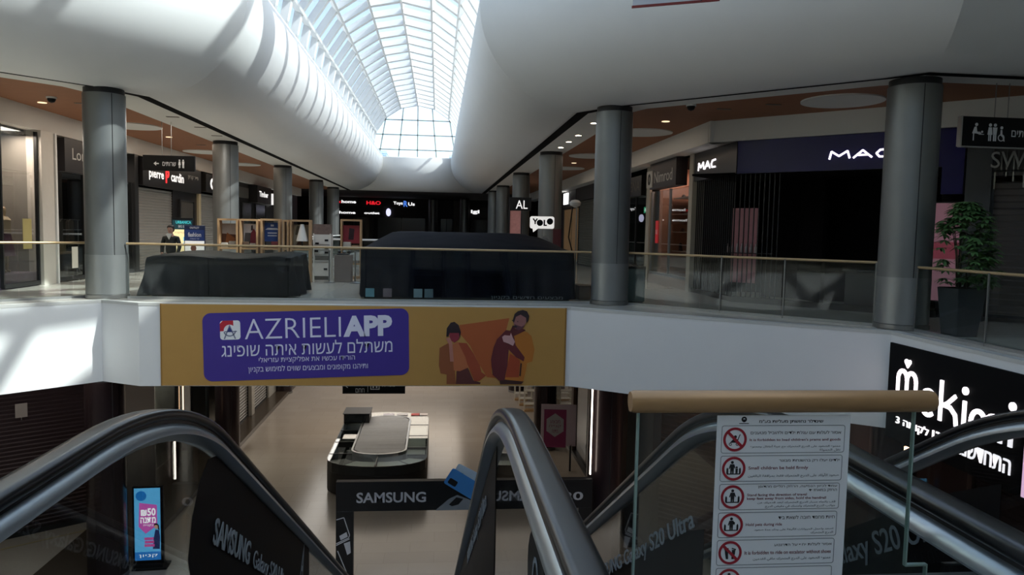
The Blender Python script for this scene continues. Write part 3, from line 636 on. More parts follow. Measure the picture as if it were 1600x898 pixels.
ldm = mat('amber lamp', 'ffc89a', .5, emit=4, var=0)
b = MB(); b.box(7.93, 7.97, 11.64, 11.72, -2.02, -1.87); tag(b.build('wall_lamp', ldm, smooth=False), 'small amber lamp glowing just under the corner of the black sign', 'lamp')

# ================================================================ LOWER FLOOR: PHONE PROMOTION GATE
gt = thing('promotion_gate', 'black phone promotion gate with large white lettering at the foot of the escalators', 'gate', (.75, 16.9, ZL))
KG = 16.5/16.9; fg2 = Fr((0, 16.5, 1.62*(1-KG)), (KG, 0, 0), (0, 0, KG)); fg2.u = Vector((KG, 0, 0)); fg2.v = Vector((0, 0, KG)); fg2.n = Vector((0, -1, 0)); film_l = mat('white gate letters', 'b4b4b8', .5, var=.02)
b = MB(fg2); b.box(-2.24, 3.69, -4.83, -4.14, -.17, 0); b.build('beam', blk, gt, bevel=.004)
for x0, x1 in ((-2.24, -1.85), (3.38, 3.69)):
    b = MB(fg2); b.box(x0, x1, (ZL-1.62*(1-KG))/KG, -4.83, -.17, 0); b.build('post', blk, gt, bevel=.004)
lettering('lettering', fg2, film_l, gt, ('SAMSUNG', -1.78, -.2, -4.635, -4.39, dict(bold=.02)), ('Galaxy S20', 1.25, 3.48, -4.70, -4.44, dict(bold=.02)), d=0)
def phone(name, fr, hx, hz, m, cam_m, d):
    b = MB(fr); b.prism(rrect(-hx, hx, -hz, hz, .05), d, d+.012); p = b.build(name, m, gt, smooth=False)
    b = MB(fr); b.prism(rrect(-hx*.75, -hx*.08, hz*.42, hz*.85, .03), d+.012, d+.016); b.build('camera_block', cam_m, p, smooth=False)
ph = mat('phone blue', '3d7dbb', .35, var=.12, scale=2); ph2 = mat('phone pale', 'a9bccb', .3, var=.1); ph3 = mat('phone silver grey', '7d8287', .3, var=.12)
a = radians(62)
phone('printed_phone', Fr(fg2.p(.83, -4.05, .004), (cos(a), 0, sin(a)), (-sin(a), 0, cos(a))), .15, .40, ph2, blk, .0)
a = radians(58)
phone('printed_phone', Fr(fg2.p(.72, -4.26, .0), (cos(a), 0, sin(a)), (-sin(a), 0, cos(a))), .20, .48, ph, blk, .014)
a = radians(-58)
b = MB(fg2); b.prism([(.02, -4.825), (.33, -4.56), (.52, -4.47), (.98, -4.66), (.80, -4.825)][::-1], .014, .026); p = b.build('printed_phone', ph3, gt, smooth=False)
b = MB(fg2); b.prism([(.33, -4.69), (.50, -4.52), (.66, -4.56), (.55, -4.69), (.40, -4.73)][::-1], .026, .03); b.build('camera_block', blk, p, smooth=False)
wl = mat('white line print', 'c9c9cc', .5, var=.02)
def outl(b, fr_pts, wd=.02):
    for p0, p1 in zip(fr_pts, fr_pts[1:]):
        t = (Vector(p1)-Vector(p0)); t.normalize(); q = Vector((-t.y, t.x))*wd/2; b.prism([tuple(Vector(p0)+q), tuple(Vector(p0)-q), tuple(Vector(p1)-q), tuple(Vector(p1)+q)], 0, .004)
b = MB(fg2); outl(b, [(-2.23, -5.02), (-2.06, -4.97), (-1.93, -5.38), (-1.95, -5.45), (-2.23, -5.58)]); outl(b, [(-2.23, -5.62), (-1.93, -5.47)]); outl(b, [(-2.2, -5.75), (-2.0, -6.25)])
b.prism([(-2.16, -5.40), (-2.0, -5.31), (-1.97, -5.42), (-2.13, -5.50)], 0, .004); b.prism([(-2.06, -5.58), (-1.92, -5.53), (-1.90, -5.80), (-1.98, -5.85)], 0, .004); b.build('printed_outline', wl, gt, smooth=False)

# ================================================================ LOWER FLOOR: OVAL COUNTER
KX, KY = -1.75, 25.0
def stad(hx, y0, y1, r, n=12):  # stadium outline, rounded at the front and back
    P = []
    for k in range(n+1): a = pi+pi*k/n; P.append((KX+hx*cos(a), y0+r+r*sin(a)))
    for k in range(n+1): a = pi*k/n; P.append((KX+hx*cos(a), y1-r+r*sin(a)))
    return P
kc = thing('display_counter', 'oval black display counter with glass tops and a grey covered middle on the beige floor', 'counter', (KX, KY, ZL))
b = MB(); o1 = stad(1.5, 21.6, 28.2, .9); o2 = stad(1.46, 21.64, 28.16, .88); i1 = stad(.78, 22.75, 27.4, .5)
b.ring(i1, o1, ZL+.08, ZL+.72); b.build('body', blk, kc, bevel=.01)
b = MB(); b.ring(stad(.8, 22.7, 27.5, .5), stad(1.4, 21.75, 28.05, .86), ZL, ZL+.08); b.build('plinth', charcoal, kc, smooth=False)
b = MB(); b.ring(stad(1.475, 21.63, 28.17, .89), o1, ZL+.72, ZL+1.0); b.build('display_glass', mat('smoked glass', '1b1f20', .35, var=.03), kc, smooth=False)
b = MB(); b.ring(i1, stad(1.47, 21.64, 28.16, .885), ZL+.72, ZL+.74); b.build('display_bed', mat('display bed', '3b4543', .5, var=.2, scale=5), kc, smooth=False)
b = MB(); b.ring(i1, o1, ZL+1.0, ZL+1.012); b.build('top_glass', glass_mat('counter glass', (.95, .97, .96), base=.03), kc, smooth=False)
b = MB(); b.ring(stad(.80, 22.72, 27.43, .51), stad(.86, 22.64, 27.5, .56), ZL+.74, ZL+1.06); b.build('inner_rim', alu, kc, smooth=False)
rows = []; n = 70
for k in range(n+1):
    y = 22.8+4.58*k/n; hw = .78 if .5 < y-22.75 < 4.2 else .78*min(1, .62+.38*min(1, (min(y-22.8, 27.38-y))/.5))
    rows.append([(KX+hw*u, y, ZL+1.05+.012*noise.noise(Vector((u*.6, y*9, 0)))+.02*sin(y*4)) for u in (-1, -.6, -.2, .2, .6, 1)])
MB().grid(rows).build('cover_sheet', mat('grey ribbed cover', 'b4b7bb', .5, var=.12, scale=8), kc)
for (x, y) in ((-3.0, 22.9), (-2.9, 24.2), (-2.95, 25.6), (-.5, 23.5), (-.5, 24.9), (-.5, 26.3), (-1.75, 22.2)):
    b = MB()
    if abs(x-KX) > .9: b.box(KX+(.8 if x > KX else -1.49), KX+(1.49 if x > KX else -.8), y-.012, y+.012, ZL+.74, ZL+1.018)
    else: b.box(x-.012, x+.012, 21.64, 22.72, ZL+.74, ZL+1.018)
    b.build('glass_divider', blk, kc, smooth=False)
pale = mat('pale green display card', 'cfe2da', .4, var=.05)
for k, (a0, a1) in enumerate(((188, 225), (228, 268), (272, 312), (316, 352))):
    P = [(KX+1.42*cos(radians(a0+(a1-a0)*q/6)), 22.5+.84*sin(radians(a0+(a1-a0)*q/6))) for q in range(7)]; Q = [(KX+.95*cos(radians(a0+(a1-a0)*q/6)), 22.6+.42*sin(radians(a0+(a1-a0)*q/6))) for q in range(7)]
    b = MB(); b.prism(P+Q[::-1], ZL+.96, ZL+.965); b.build('display_card', pale if k else charcoal, kc, smooth=False)
for k, (x0, x1, y0, y1) in enumerate(((-.9, -.32, 22.95, 23.45), (-.9, -.32, 23.6, 24.8), (-.9, -.32, 25.0, 26.2))):
    b = MB(); b.box(x0, x1, y0, y1, ZL+.95, ZL+.957); b.build('display_card', mat('teal grey display card %d' % k, ['a9bfba', '72887f', '4c605b'][k], .4, var=.1), kc, smooth=False)
for y, x in ((22.98, -3.02), (23.2, -2.82), (23.5, -2.95), (23.75, -2.75), (23.35, -2.66)):
    b = MB(); b.box(x-.06, x+.06, y-.05, y+.05, ZL+.745, ZL+.86); tag(b.build('boxed_gadget', mat('gadget white', 'b9bcbd', .4), bevel=.008),
        'small pale boxed gadget under the left end of the oval counter glass', 'box', 'boxed gadgets in the oval counter')
bx = thing('till_cabinet', 'black raised till box on the far left corner of the oval counter', 'till', (-2.82, 26.9, ZL+1.012))
b = MB(); b.box(-3.25, -2.35, 26.5, 27.4, ZL+1.02, ZL+1.36); b.build('body', blk, bx, bevel=.01)
b = MB(); b.box(-3.24, -2.36, 26.49, 26.5, ZL+1.06, ZL+1.32); b.build('screen', mat('dark screen', '17181a', .12), bx, smooth=False)
b = MB(); b.box(-3.28, -2.32, 26.45, 27.45, ZL+1.36, ZL+1.38); b.build('lid', charcoal, bx, bevel=.004)
for k, (x, c) in enumerate(((-1.75, 'e9e4f0'), (-1.25, 'f2f0f4'), (-.72, 'e0574f'), (-.42, 'f5e6e2'))):
    b = MB(); b.box(x-.2, x+.2 if k < 2 else x+.12, 27.62, 27.92, ZL+1.016, ZL+1.03); tag(b.build('leaflet', mat('leaflet %d' % k, c, .5), smooth=False),
        ['left pale lilac leaflet at the far end of the oval counter', 'white leaflet second at the far end of the oval counter', 'red leaflet at the far right of the oval counter', 'pale pink leaflet at the far right corner of the oval counter'][k], 'leaflet')

# ================================================================ LOWER FLOOR: LIT TOTEM, SHOPFRONTS, POSTER STAND
tt = thing('advert_totem', 'tall lit blue totem with a pink gift tag advert on a black foot', 'totem', (-6.55, 17.45, ZL), radians(4))
ft = Fr((-6.55, 17.42, ZL), (cos(radians(4)), sin(radians(4)), 0))
b = MB(ft); b.box(-.33, .33, .10, 1.93, -.09, 0); b.build('case', black, tt, bevel=.006)
b = MB(ft); b.box(-.34, .42, 0, .05, -.30, .12); b.prism([(-.33, .05), (.33, .05), (.33, .12), (-.33, .12)], -.2, .08); b.build('foot', black, tt, bevel=.01)
def emat(n, c, e=.75): return mat(n, c, .5, emit=e, var=.04)
b = MB(ft); b.box(-.29, .27, .2, 1.90, 0, .004); b.build('screen', emat('screen sky blue', '5fb4e6'), tt, smooth=False)
b = MB(ft); b.box(-.29, .27, .2, .40, .004, .006); b.build('printed_band', emat('screen blue', '2b78c4'), tt, smooth=False)
b = MB(ft); b.prism(circ(-.14, 1.72, .115, 28), .004, .006); b.build('printed_badge', emat('screen deep blue', '1b6fb8'), tt, smooth=False)
b = MB(ft); b.prism([(-.18, 1.56), (.20, 1.50), (.20, 1.02), (-.05, .83), (-.20, 1.0)][::-1], .004, .006); b.build('printed_tag', emat('screen pink', 'c85ab0'), tt, smooth=False)
lettering('lettering', ft, emat('screen white', 'ffffff', .9), tt, ('₪50', -.15, .17, 1.25, 1.43, dict(bold=.03)), ('מתנה', -.16, .17, 1.08, 1.22, dict(bold=.03)), ('בקנייה', -.1, .12, .99, 1.05), ('קניון', -.2, .2, .26, .34), d=.006, th=.001)
b = MB(ft); b.prism([(.10, .46), (.25, .46), (.26, .75), (.24, .9), (.16, .92), (.12, .72)], .006, .008); b.build('printed_woman', emat('screen navy', '2a3568', .5), tt, smooth=False)
b = MB(ft); b.prism(circ(.185, .99, .045, 16, .055), .008, .01); b.build('printed_woman', emat('screen skin', 'd9a98c', .5), tt, smooth=False)
b = MB(ft); b.prism([(.12, 1.0), (.14, 1.06), (.2, 1.07), (.24, 1.02), (.25, .9), (.22, .92), (.21, 1.02), (.15, 1.03)], .01, .012); b.build('printed_woman', emat('screen hair', '2a1d18', .3), tt, smooth=False)
b = MB(ft); b.box(-.08, .14, .52, .58, .006, .009); b.box(-.07, .13, .60, .66, .006, .009); b.box(-.08, .12, .68, .74, .006, .009); b.build('printed_gifts', emat('screen magenta', 'd7539f', .6), tt, smooth=False)

def shutter(label, fr, a0, a1, b0, b1, pitch=.1, m=shut, d=.0, frame_m=charcoal, group=None):
    t = thing('roller_shutter', label, 'shutter', tuple(fr.p((a0+a1)/2, b0, d)), 0, group)
    s = MB(fr); n = int((b1-b0)/pitch)
    for k in range(n):
        z = b0+k*pitch; s.add([(a0, z, d), (a1, z, d), (a1, z+pitch*.75, d+.025), (a0, z+pitch*.75, d+.025), (a1, z+pitch, d), (a0, z+pitch, d)], [(0, 1, 2, 3), (3, 2, 4, 5)])
    s.build('slats', m, t, smooth=False)
    g = MB(fr); g.box(a0-.05, a0, b0, b1, d-.03, d+.05); g.build('guide_rail', frame_m, t, smooth=False)
    g = MB(fr); g.box(a1, a1+.05, b0, b1, d-.03, d+.05); g.build('guide_rail', frame_m, t, smooth=False)
    g = MB(fr); g.box(a0, a1, b0-.0, b0+.06, d+.0, d+.045); g.build('bottom_bar', frame_m, t, smooth=False)
    return t
FLL = Fr((-9.08, 20.4, ZL), (.8, .6, 0))
dsl = mat('maroon brown slats', '33262a', .45, .2, var=.2, scale=2)
shutter('wide dark brown slatted shutter on the lower floor at far left', FLL, -7.5, -.05, .12, 4.6, .105, dsl, -.05, mat('dark bronze frame', '2b211e', .45, .4))
b = MB(FLL); b.box(-7.5, .1, 0, .12, -.2, 0); struct(b.build('baseboard_lower_left', charcoal, smooth=False))
yl = mat('yellow floor strip', 'a8925c', .5)
b = MB(); q = Fr((-8.8, 19.87, ZL), (.8, .6, 0)); b.fr = q; b.box(-7, .05, 0, .004, -.03, .03); b.fr = Fr((-7.95, 20.2, ZL), (0, -1, 0)); b.box(0, 5, 0, .004, -.03, .03); struct(b.build('trim_4', yl, smooth=False))
sq = thing('wall_notice', 'small pale notice projecting from the dark lower shutter at far left', 'notice', tuple(FLL.p(-1.55, 3.0, .03)))
b = MB(FLL); b.box(-1.68, -1.42, 3.05, 3.4, .02, .04); b.build('board', mat('pale notice', '9a9490', .5), sq, smooth=False)
b = MB(FLL); b.box(-1.56, -1.54, 2.98, 3.05, .02, .035); b.build('bracket', steel, sq, smooth=False)
# left lower storefronts
FLC = Fr((-7.6, 0, ZL), (0, 1, 0))
b = MB(FLC); b.box(15, 57, 0, .16, -1.2, .62); struct(b.build('trim_5', mat('dark stone border', '4a3f34', .25, var=.1), smooth=False))
shutter('pale lower shutter just past the maroon column, left side', FLC, 28.0, 31.0, .16, 4.6, .12, shut, -.1)
shutter('pale lower shutter second past the maroon column, left side', FLC, 31.6, 34.4, .16, 4.6, .12, shut, -.1)
b = MB(FLC); b.box(31.06, 31.54, .16, 4.6, -.2, .08); struct(b.build('trim_6', mat('pale pier', 'b5b0a6', .5), bevel=.01))
b = MB(FLC); b.box(34.45, 36.3, .16, 4.6, -.2, .02); struct(b.build('trim_7', mat('pale pier', 'b5b0a6', .5), smooth=False))
b = MB(FLC); b.box(36.3, 57, .16, 4.6, -.6, -.4); struct(b.build('wall_lower_left', mat('dark taupe wall', '4b423c', .5), smooth=False))
b = MB(); b.box(-9.2, -9.0, 20.4, 28, ZL, -1.7); struct(b.build('wall_lower_left_recess', mat('shop dim wall', '8d8a7e', .6, var=.1), smooth=False))
sw = thing('shop_window', 'grey green lower shop window behind the left handrail', 'shop window', (-8.3, 24.5, ZL))
b = MB(); b.box(-8.32, -8.3, 22.6, 27.8, ZL+.1, -1.75); b.build('pane', glassd, sw, smooth=False)
for y in (22.55, 24.6, 27.8):
    b = MB(); b.box(-8.36, -8.26, y-.04, y+.04, ZL, -1.72); b.build('mullion', charcoal, sw, smooth=False)
b = MB(); b.box(-8.36, -8.26, 22.5, 27.85, ZL, ZL+.1); b.build('sill', charcoal, sw, smooth=False)
b = MB(); b.box(-9.0, -8.2, 20.45, 22.4, ZL, -1.72); struct(b.build('trim_8', mat('near black pier', '181313', .3), smooth=False))
for k, (y, z0, z1) in enumerate(((25.0, -5.15, -3.4),)):
    b = MB(); b.box(-8.25, -8.23, y-.02, y+.02, z0, z1); tag(b.build('light_strip', mat('warm strip', 'ffcfa0', .5, emit=2.2, var=0), smooth=False), 'tall thin warm light strip in the lower shop window at left', 'light strip')
# right lower storefronts
FRL = Fr((5.0, 0, ZL), (0, -1, 0)); bm_ = mat('brown mullion', '5a463a', .5); db = mat('dark brown wall', '231a18', .5)
b = MB(); b.box(5.3, 5.5, 17.5, 57, ZL, -1.7); struct(b.build('wall_lower_right', db, smooth=False))
b = MB(FRL); b.box(-57, -18, 0, .12, -.3, .1); struct(b.build('trim_9', charcoal, smooth=False))
for i, (y0, y1, lb) in enumerate(((19.2, 22.2, 'dark lower shop window nearest the red brown column on the right'), (22.4, 26.2, 'dark lower shop window behind the pink poster stand'), (26.4, 31, 'dark lower shop window beyond the pink poster stand'))):
    t = thing('shop_window', lb, 'shop window', (5.0, (y0+y1)/2, ZL+.12))
    b = MB(FRL); b.box(-y1, -y0, .12, 4.6, -.02, 0); b.build('pane', glassd, t, smooth=False)
    for y in (y0, y1): b = MB(FRL); b.box(-y-.1, -y+.1, .12, 4.6, -.08, .08); b.build('mullion', bm_, t, smooth=False)
nf = thing('framed_notice', 'small framed notice on the dark lower wall at right of the hall', 'notice', (4.99, 25.0, -3.2))
b = MB(FRL); b.box(-25.6, -24.6, 3.35, 4.0, .02, .06); b.build('frame', mat('pale frame', '9a948a', .4), nf, smooth=False)
b = MB(FRL); b.box(-25.54, -24.66, 3.41, 3.94, .06, .064); b.build('card', db, nf, smooth=False)
for i, y in enumerate((32.5, 33.6, 34.7)):
    c = thing('display_stand', ['cream display stand at the far right of the lower hall, nearest', 'cream display stand at the far right of the lower hall, middle', 'cream display stand at the far right of the lower hall, farthest'][i], 'display stand', (4.2-.1*i, y, ZL))
    b = MB(); x = 4.2-.1*i
    for sx in (-.28, .28): b.box(x+sx-.03, x+sx+.03, y-.03, y+.03, ZL, ZL+2.3)
    b.build('frame', cream, c, smooth=False)
    b = MB(); 
    for z in (.3, .9, 1.5, 2.1): b.box(x-.3, x+.3, y-.2, y+.2, ZL+z, ZL+z+.03)
    b.build('shelves', cream, c, smooth=False)
    b = MB(); b.box(x-.3, x+.3, y-.2, y+.2, ZL, ZL+.05); b.build('base', wood, c, smooth=False)
b = MB(); b.box(3.56, 3.585, 16.6, 16.64, -3.93, -1.73); tag(b.build('light_strip', mat('white strip', 'fff2e2', .5, emit=5, var=0), smooth=False), 'long thin white vertical light strip beside the maroon lower column at right', 'light strip')
ps = thing('poster_stand', 'pink poster stand with a white hexagon on the lower floor behind the middle handrail', 'poster stand', (4.1, 24.1, ZL))
fps = Fr((4.1, 24.1, ZL), (1, -.12, 0)); pkm = mat('poster magenta', 'a8406e', .5); pkp = mat('poster pale pink', 'e6cdd4', .5)
b = MB(fps); b.box(-.62, .55, .85, 2.25, -.03, 0); b.build('board', pkp, ps, bevel=.004)
b = MB(fps); b.box(-.52, .22, .8, 2.08, 0, .004); b.build('printed_poster', pkm, ps, smooth=False)
b = MB(fps); b.prism([(-.15+.33*cos(pi/6+k*pi/3), 1.55+.40*sin(pi/6+k*pi/3)) for k in range(6)], .004, .006); b.build('printed_hexagon', mat('poster white', 'cfc9cc', .5), ps, smooth=False)
lettering('lettering', fps, pkm, ps, ('מבצע', -.32, .02, 1.62, 1.72), ('קנייה', -.35, .05, 1.46, 1.56), ('מתנה', -.25, -.05, 1.3, 1.4), d=.006, th=.001)
for sx in (-.45, .38): b = MB(fps); b.box(sx-.03, sx+.03, 0, .9, -.05, -.0); b.build('leg', charcoal, ps, smooth=False)
# right lower diagonal shutter, under the cosmetics shop
FRD = Fr((5.5, 18.2, ZL), (1, -1, 0)); lsl = mat('brown brass slats', '6a5248', .35, .5, var=.3, scale=1.5)
shutter('brown slatted lower shutter behind the glass guard, right of the maroon column', FRD, .1, 4.4, .1, 4.6, .12, lsl, 0, db)
b = MB(FRD); b.box(-.2, 8, 0, 4.6, -.35, -.2); struct(b.build('wall_lower_right_diagonal', mat('red brown wall', '3b2320', .5), smooth=False))
shutter('brown slatted lower shutter under the glowing sign at far right', Fr((9.6, 12.2, ZL), (0, -1, 0)), .1, 7, .1, 4.6, .12, dsl, 0, db)
b = MB(); b.box(9.8, 10, 3, 12.6, ZL, -1.7); struct(b.build('wall_lower_right_side', mat('red brown wall', '3b2320', .5), smooth=False))
# hanging direction sign under the bridge
hs = thing('direction_sign', 'black direction sign hanging below the bridge over the lower hall', 'hanging sign', (-1.5, 18.0, -2.34))
fh = Fr((0, 18.0, 0), (1, 0, 0))
b = MB(fh); b.box(-2.24, -.75, -2.34, -1.9, -.1, 0); b.build('panel', black, hs, smooth=False)
for x in (-2.0, -1.0): b = MB(fh); b.box(x-.01, x+.01, -1.9, -1.70, -.06, -.04); b.build('hanger', steel, hs, smooth=False)
lettering('lettering', fh, wlet, hs, ('←', -2.2, -2.02, -2.2, -2.06), ('קומה', -1.95, -1.72, -2.16, -2.06), ('חחם', -1.93, -1.72, -2.31, -2.21), ('מעליות', -1.3, -1.0, -2.17, -2.07), d=0)
b = MB(fh); b.ring([(-1.56, -2.22), (-1.38, -2.22), (-1.38, -2.02), (-1.56, -2.02)], [(-1.58, -2.24), (-1.36, -2.24), (-1.36, -2.0), (-1.58, -2.0)], 0, .004)
for x in (-1.51, -1.43): b.box(x-.02, x+.02, -2.2, -2.1, 0, .004); b.prism(circ(x, -2.07, .017, 10), 0, .004)
b.box(-1.645, -1.635, -2.3, -2.0, 0, .004); b.build('pictogram', wlet, hs, smooth=False)
# ================================================================ UPPER SHOPS, LEFT GALLERY
dkf = mat('black shop fascia', '141213', .35, var=.1); gw = mat('grey white letters', 'b9b6b0', .5); redl = mat('red letters', 'c3262a', .5, emit=.25)
def wall(name, fr, a0, a1, b0, b1, d0, d1, m): return struct(MB(fr).box(a0, a1, b0, b1, d0, d1).build(name, m, smooth=False))
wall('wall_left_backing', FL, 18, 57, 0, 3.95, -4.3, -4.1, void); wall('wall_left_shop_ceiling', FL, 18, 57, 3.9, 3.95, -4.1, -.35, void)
wall('wall_left_corner', FDL, -9, 0, 0, 3.95, -1.8, -1.7, mat('dim shop wall', '6b625a', .7))
wall('trim_10', FL, 20.28, 20.9, 0, 3.95, -.3, .06, mat('white pier', 'cfc9c0', .5)); wall('trim_11', FL, 20.92, 21.0, 0, 3.95, -.2, .1, white)
wall('trim_12', FL, 26.2, 26.5, 0, 3.95, -.3, .05, charcoal); wall('trim_13', FL, 32.85, 33.15, 0, 3.95, -.3, .06, mat('cream jamb', 'b8a98a', .5))
wall('wall_left_party', FL, 20.29, 20.88, 0, 3.95, -4.1, -.3, mat('dim display wall', '8d8880', .7, var=.1)); wall('wall_left_party_far', FL, 26.2, 26.5, 0, 3.95, -4.1, -.3, void)
def window(label, fr, a0, a1, b0, b1, d=-.05, n=2, fm=charcoal, gm=None):
    t = thing('shop_window', label, 'shop window', tuple(fr.p((a0+a1)/2, b0, d)))
    MB(fr).box(a0, a1, b0, b1, d-.006, d+.006).build('pane', gm or glassd, t, smooth=False)
    for k in range(n+1):
        a = a0+(a1-a0)*k/n; MB(fr).box(a-.025, a+.025, b0, b1, d-.04, d+.04).build('mullion', fm, t, smooth=False)
    MB(fr).box(a0, a1, b0-.02, b0+.08, d-.05, d+.05).build('sill', fm, t, smooth=False)
    return t
clg = glass_mat('clear shop glass', (.8, .8, .79), base=.06)
window('shop window with a pale mannequin at the far left edge', FL, 18.65, 20.25, .05, 3.9, -.06, 1, charcoal, clg)
window('shop window on the diagonal at the far left edge', FDL, -4, -.15, .05, 3.9, -.06, 2, charcoal, clg)
wall('wall_left_display_back', FL, 18.5, 20.27, .0, 3.9, -1.6, -1.55, mat('dim display wall', '8d8880', .7, var=.1)); wall('trim_14', FL, 18.5, 20.27, 0, .35, -1.5, -.1, mat('mauve display plinth', '6d5a70', .6))
window('dark shop window between the white pier and the near left column', FL, 21.0, 26.2, .05, 3.0, -.06, 3, charcoal, glassd)
wall('wall_left_dark_shop', FL, 21, 26.2, 0, 3.9, -3.2, -3.1, mat('dim shop brown', '3c352f', .8, var=.2))
hung = ['4a463f', '6a6258', '2f2c2b', '8a8072', '55493f', '3b3b40']
for i in range(8):
    y = 21.5+.55*i; b = MB(FL); b.prism([(y-.2, .9), (y+.2, .9), (y+.16, 1.65), (y+.05, 1.72), (y-.05, 1.72), (y-.16, 1.65)], -1.70, -1.60)
    tag(b.build('hanging_garment', mat('garment %d' % (i % 6), hung[i % 6], .8, var=.15)), 'garment hanging on a rail inside the dark shop behind the near left column', 'garment', 'garments on the dark shop rail')
rl = MB(); rl.tube([tuple(FL.p(21.2, 1.72, -1.65)), tuple(FL.p(26, 1.72, -1.65))], .02); rk = thing('clothes_rail', 'long steel clothes rail inside the dark shop behind the near left column', 'rail', tuple(FL.p(23.6, 0, -1.65))); rl.build('bar', steel, rk)
for y in (21.3, 25.9): MB().tube([tuple(FL.p(y, 0, -1.65)), tuple(FL.p(y, 1.72, -1.65))], .02).build('upright', steel, rk)
tbl = thing('display_table', 'low pale display table just inside the dark shop at left', 'table', tuple(FL.p(22.4, 0, -.9)))
MB(FL).box(21.5, 23.4, .72, .78, -1.25, -.5).build('tabletop', wood, tbl, bevel=.01)
for a in (21.6, 23.3):
    for d in (-1.2, -.55): MB(FL).box(a-.03, a+.03, 0, .72, d-.03, d+.03).build('leg', charcoal, tbl, smooth=False)
for i, (a, c) in enumerate(((21.8, 'c4b184'), (22.3, 'b7a06c'), (22.9, 'a99468'))):
    MBx = MB(FL); MBx.box(a-.16, a+.16, .78, 1.05, -1.05, -.7); tag(MBx.build('box', mat('tan box %d' % i, c, .7), bevel=.008), ['tan box nearest the white pier on the shop table', 'tan box in the middle of the shop table at left', 'tan box on the shop table nearest the left column'][i], 'box', 'tan boxes on the shop table')
nt_ = MB(FL); nt_.box(22.0, 22.35, .35, .95, -.054, -.048); tag(nt_.build('paper_notice', mat('paper', 'd9d4c8', .6), smooth=False), 'white paper notice stuck low on the dark shop glass at left', 'notice')
nt_ = MB(FL); nt_.box(19.55, 19.95, .95, 1.7, -.054, -.048); tag(nt_.build('paper_notice', mat('yellow paper', 'b3a468', .6), smooth=False), 'yellow paper notice on the mannequin window at far left', 'notice')
sg1 = thing('shop_sign', 'dark shop sign with pale serif lettering half hidden by the near left column', 'sign', tuple(FL.p(22.8, 3.0, .1)))
MB(FL).box(21.3, 24.6, 3.0, 3.9, -.05, .15).build('panel', mat('dark plum fascia', '1f191b', .4), sg1, smooth=False)
lettering('lettering', FL, gw, sg1, ('Lord Kitsch', 21.72, 24.2, 3.35, 3.66), d=.15); lettering('lettering', FL, redl, sg1, ('MEN', 22.35, 22.85, 3.12, 3.22), d=.15)
shutter('closed pale steel shutter under the black menswear sign on the left', FL, 26.6, 29.9, .0, 2.95, .1, shut, -.05)
wall('wall_left_black_pier', FL, 29.95, 32.85, 0, 3.0, -.3, -.03, dkf)
dr = thing('shop_door', 'grey glass shop door right of the pale shutter on the left', 'door', tuple(FL.p(31.4, 0, 0)))
MB(FL).box(30.7, 32.3, .05, 2.6, -.028, .0).build('pane', mat('grey dim pane', '55524e', .25), dr, smooth=False)
MB(FL).box(30.62, 30.7, 0, 2.65, -.028, .05).build('jamb', charcoal, dr, smooth=False); MB(FL).box(32.3, 32.38, 0, 2.65, -.028, .05).build('jamb', charcoal, dr, smooth=False); MB(FL).box(30.7, 32.3, 2.58, 2.65, -.02, .05).build('head', charcoal, dr, smooth=False)
MB().tube([tuple(FL.p(30.85, 1.9, .06)), tuple(FL.p(30.85, 1.75, .09)), tuple(FL.p(30.85, 1.45, .09)), tuple(FL.p(30.85, 1.3, .06))], .03).build('handle', steel, dr)
sg2 = thing('shop_sign', 'black menswear shop sign with white lowercase letters and red initial', 'sign', tuple(FL.p(29.9, 2.95, .1)))
MB(FL).box(26.6, 32.85, 2.95, 3.9, -.05, .16).build('panel', dkf, sg2, smooth=False)
wl2 = mat('lit white letters', 'f4f1ee', .5, emit=.7, var=0)
lettering('lettering', FL, wl2, sg2, ('pierre', 27.15, 28.55, 3.17, 3.56, dict(bold=.02)), ('cardin', 29.3, 30.7, 3.25, 3.60, dict(bold=.02)), d=.16)
lettering('lettering', FL, mat('lit red letter', 'e02a30', .5, emit=.9, var=0), sg2, ('P', 28.72, 29.12, 3.15, 3.66, dict(bold=.05)), d=.16)
lettering('lettering', FL, gw, sg2, ('פייר קרדן', 31.2, 32.5, 3.45, 3.62), d=.16)
shutter('closed steel shutter right of the cream jamb, second on the left', FL, 33.25, 36.2, .0, 3.05, .1, shut, -.05)
sg3 = thing('shop_sign', 'small black sign with one large white letter, second left shutter', 'sign', tuple(FL.p(34.4, 3.1, .2)))
MB(FL).box(33.4, 36.1, 3.08, 3.85, -.05, .2).build('panel', dkf, sg3, smooth=False); lettering('lettering', FL, wl2, sg3, ('G', 34.0, 34.75, 3.2, 3.72, dict(bold=.05)), d=.2)
wall('wall_left_far', FL, 36.3, 57, 0, 3.95, -.6, -.3, mat('dark shopfront', '1a1616', .5))
for i, (a0, a1, z0, z1) in enumerate(((38.8, 40.4, .1, 3.0), (41, 43.2, .1, 2.9), (44, 46.5, .1, 2.9))):
    window(['dark shop window first beyond the second left column', 'dark shop window second beyond the second left column', 'dark shop window third beyond the second left column'][i], FL, a0, a1, z0, z1, -.25, 1, charcoal, mat('dim glass face', '3a3836', .15))
gp = MB(FL); gp.box(38.9, 42.3, 3.15, 3.7, -.29, -.2); tag(gp.build('shop_sign', mat('grey sign glass', '6c6a64', .4), smooth=False), 'plain grey sign panel just past the second left column', 'sign')
sg4 = thing('shop_sign', 'black projecting sign with small white letters far along the left gallery', 'sign', tuple(FL.p(44.2, 3.2, .2)))
MB(FL).box(42.6, 46, 2.95, 3.9, -.28, .2).build('panel', dkf, sg4, smooth=False); lettering('lettering', FL, wl2, sg4, ('Timber', 43.0, 45.2, 3.3, 3.62, dict(bold=.03)), d=.2)
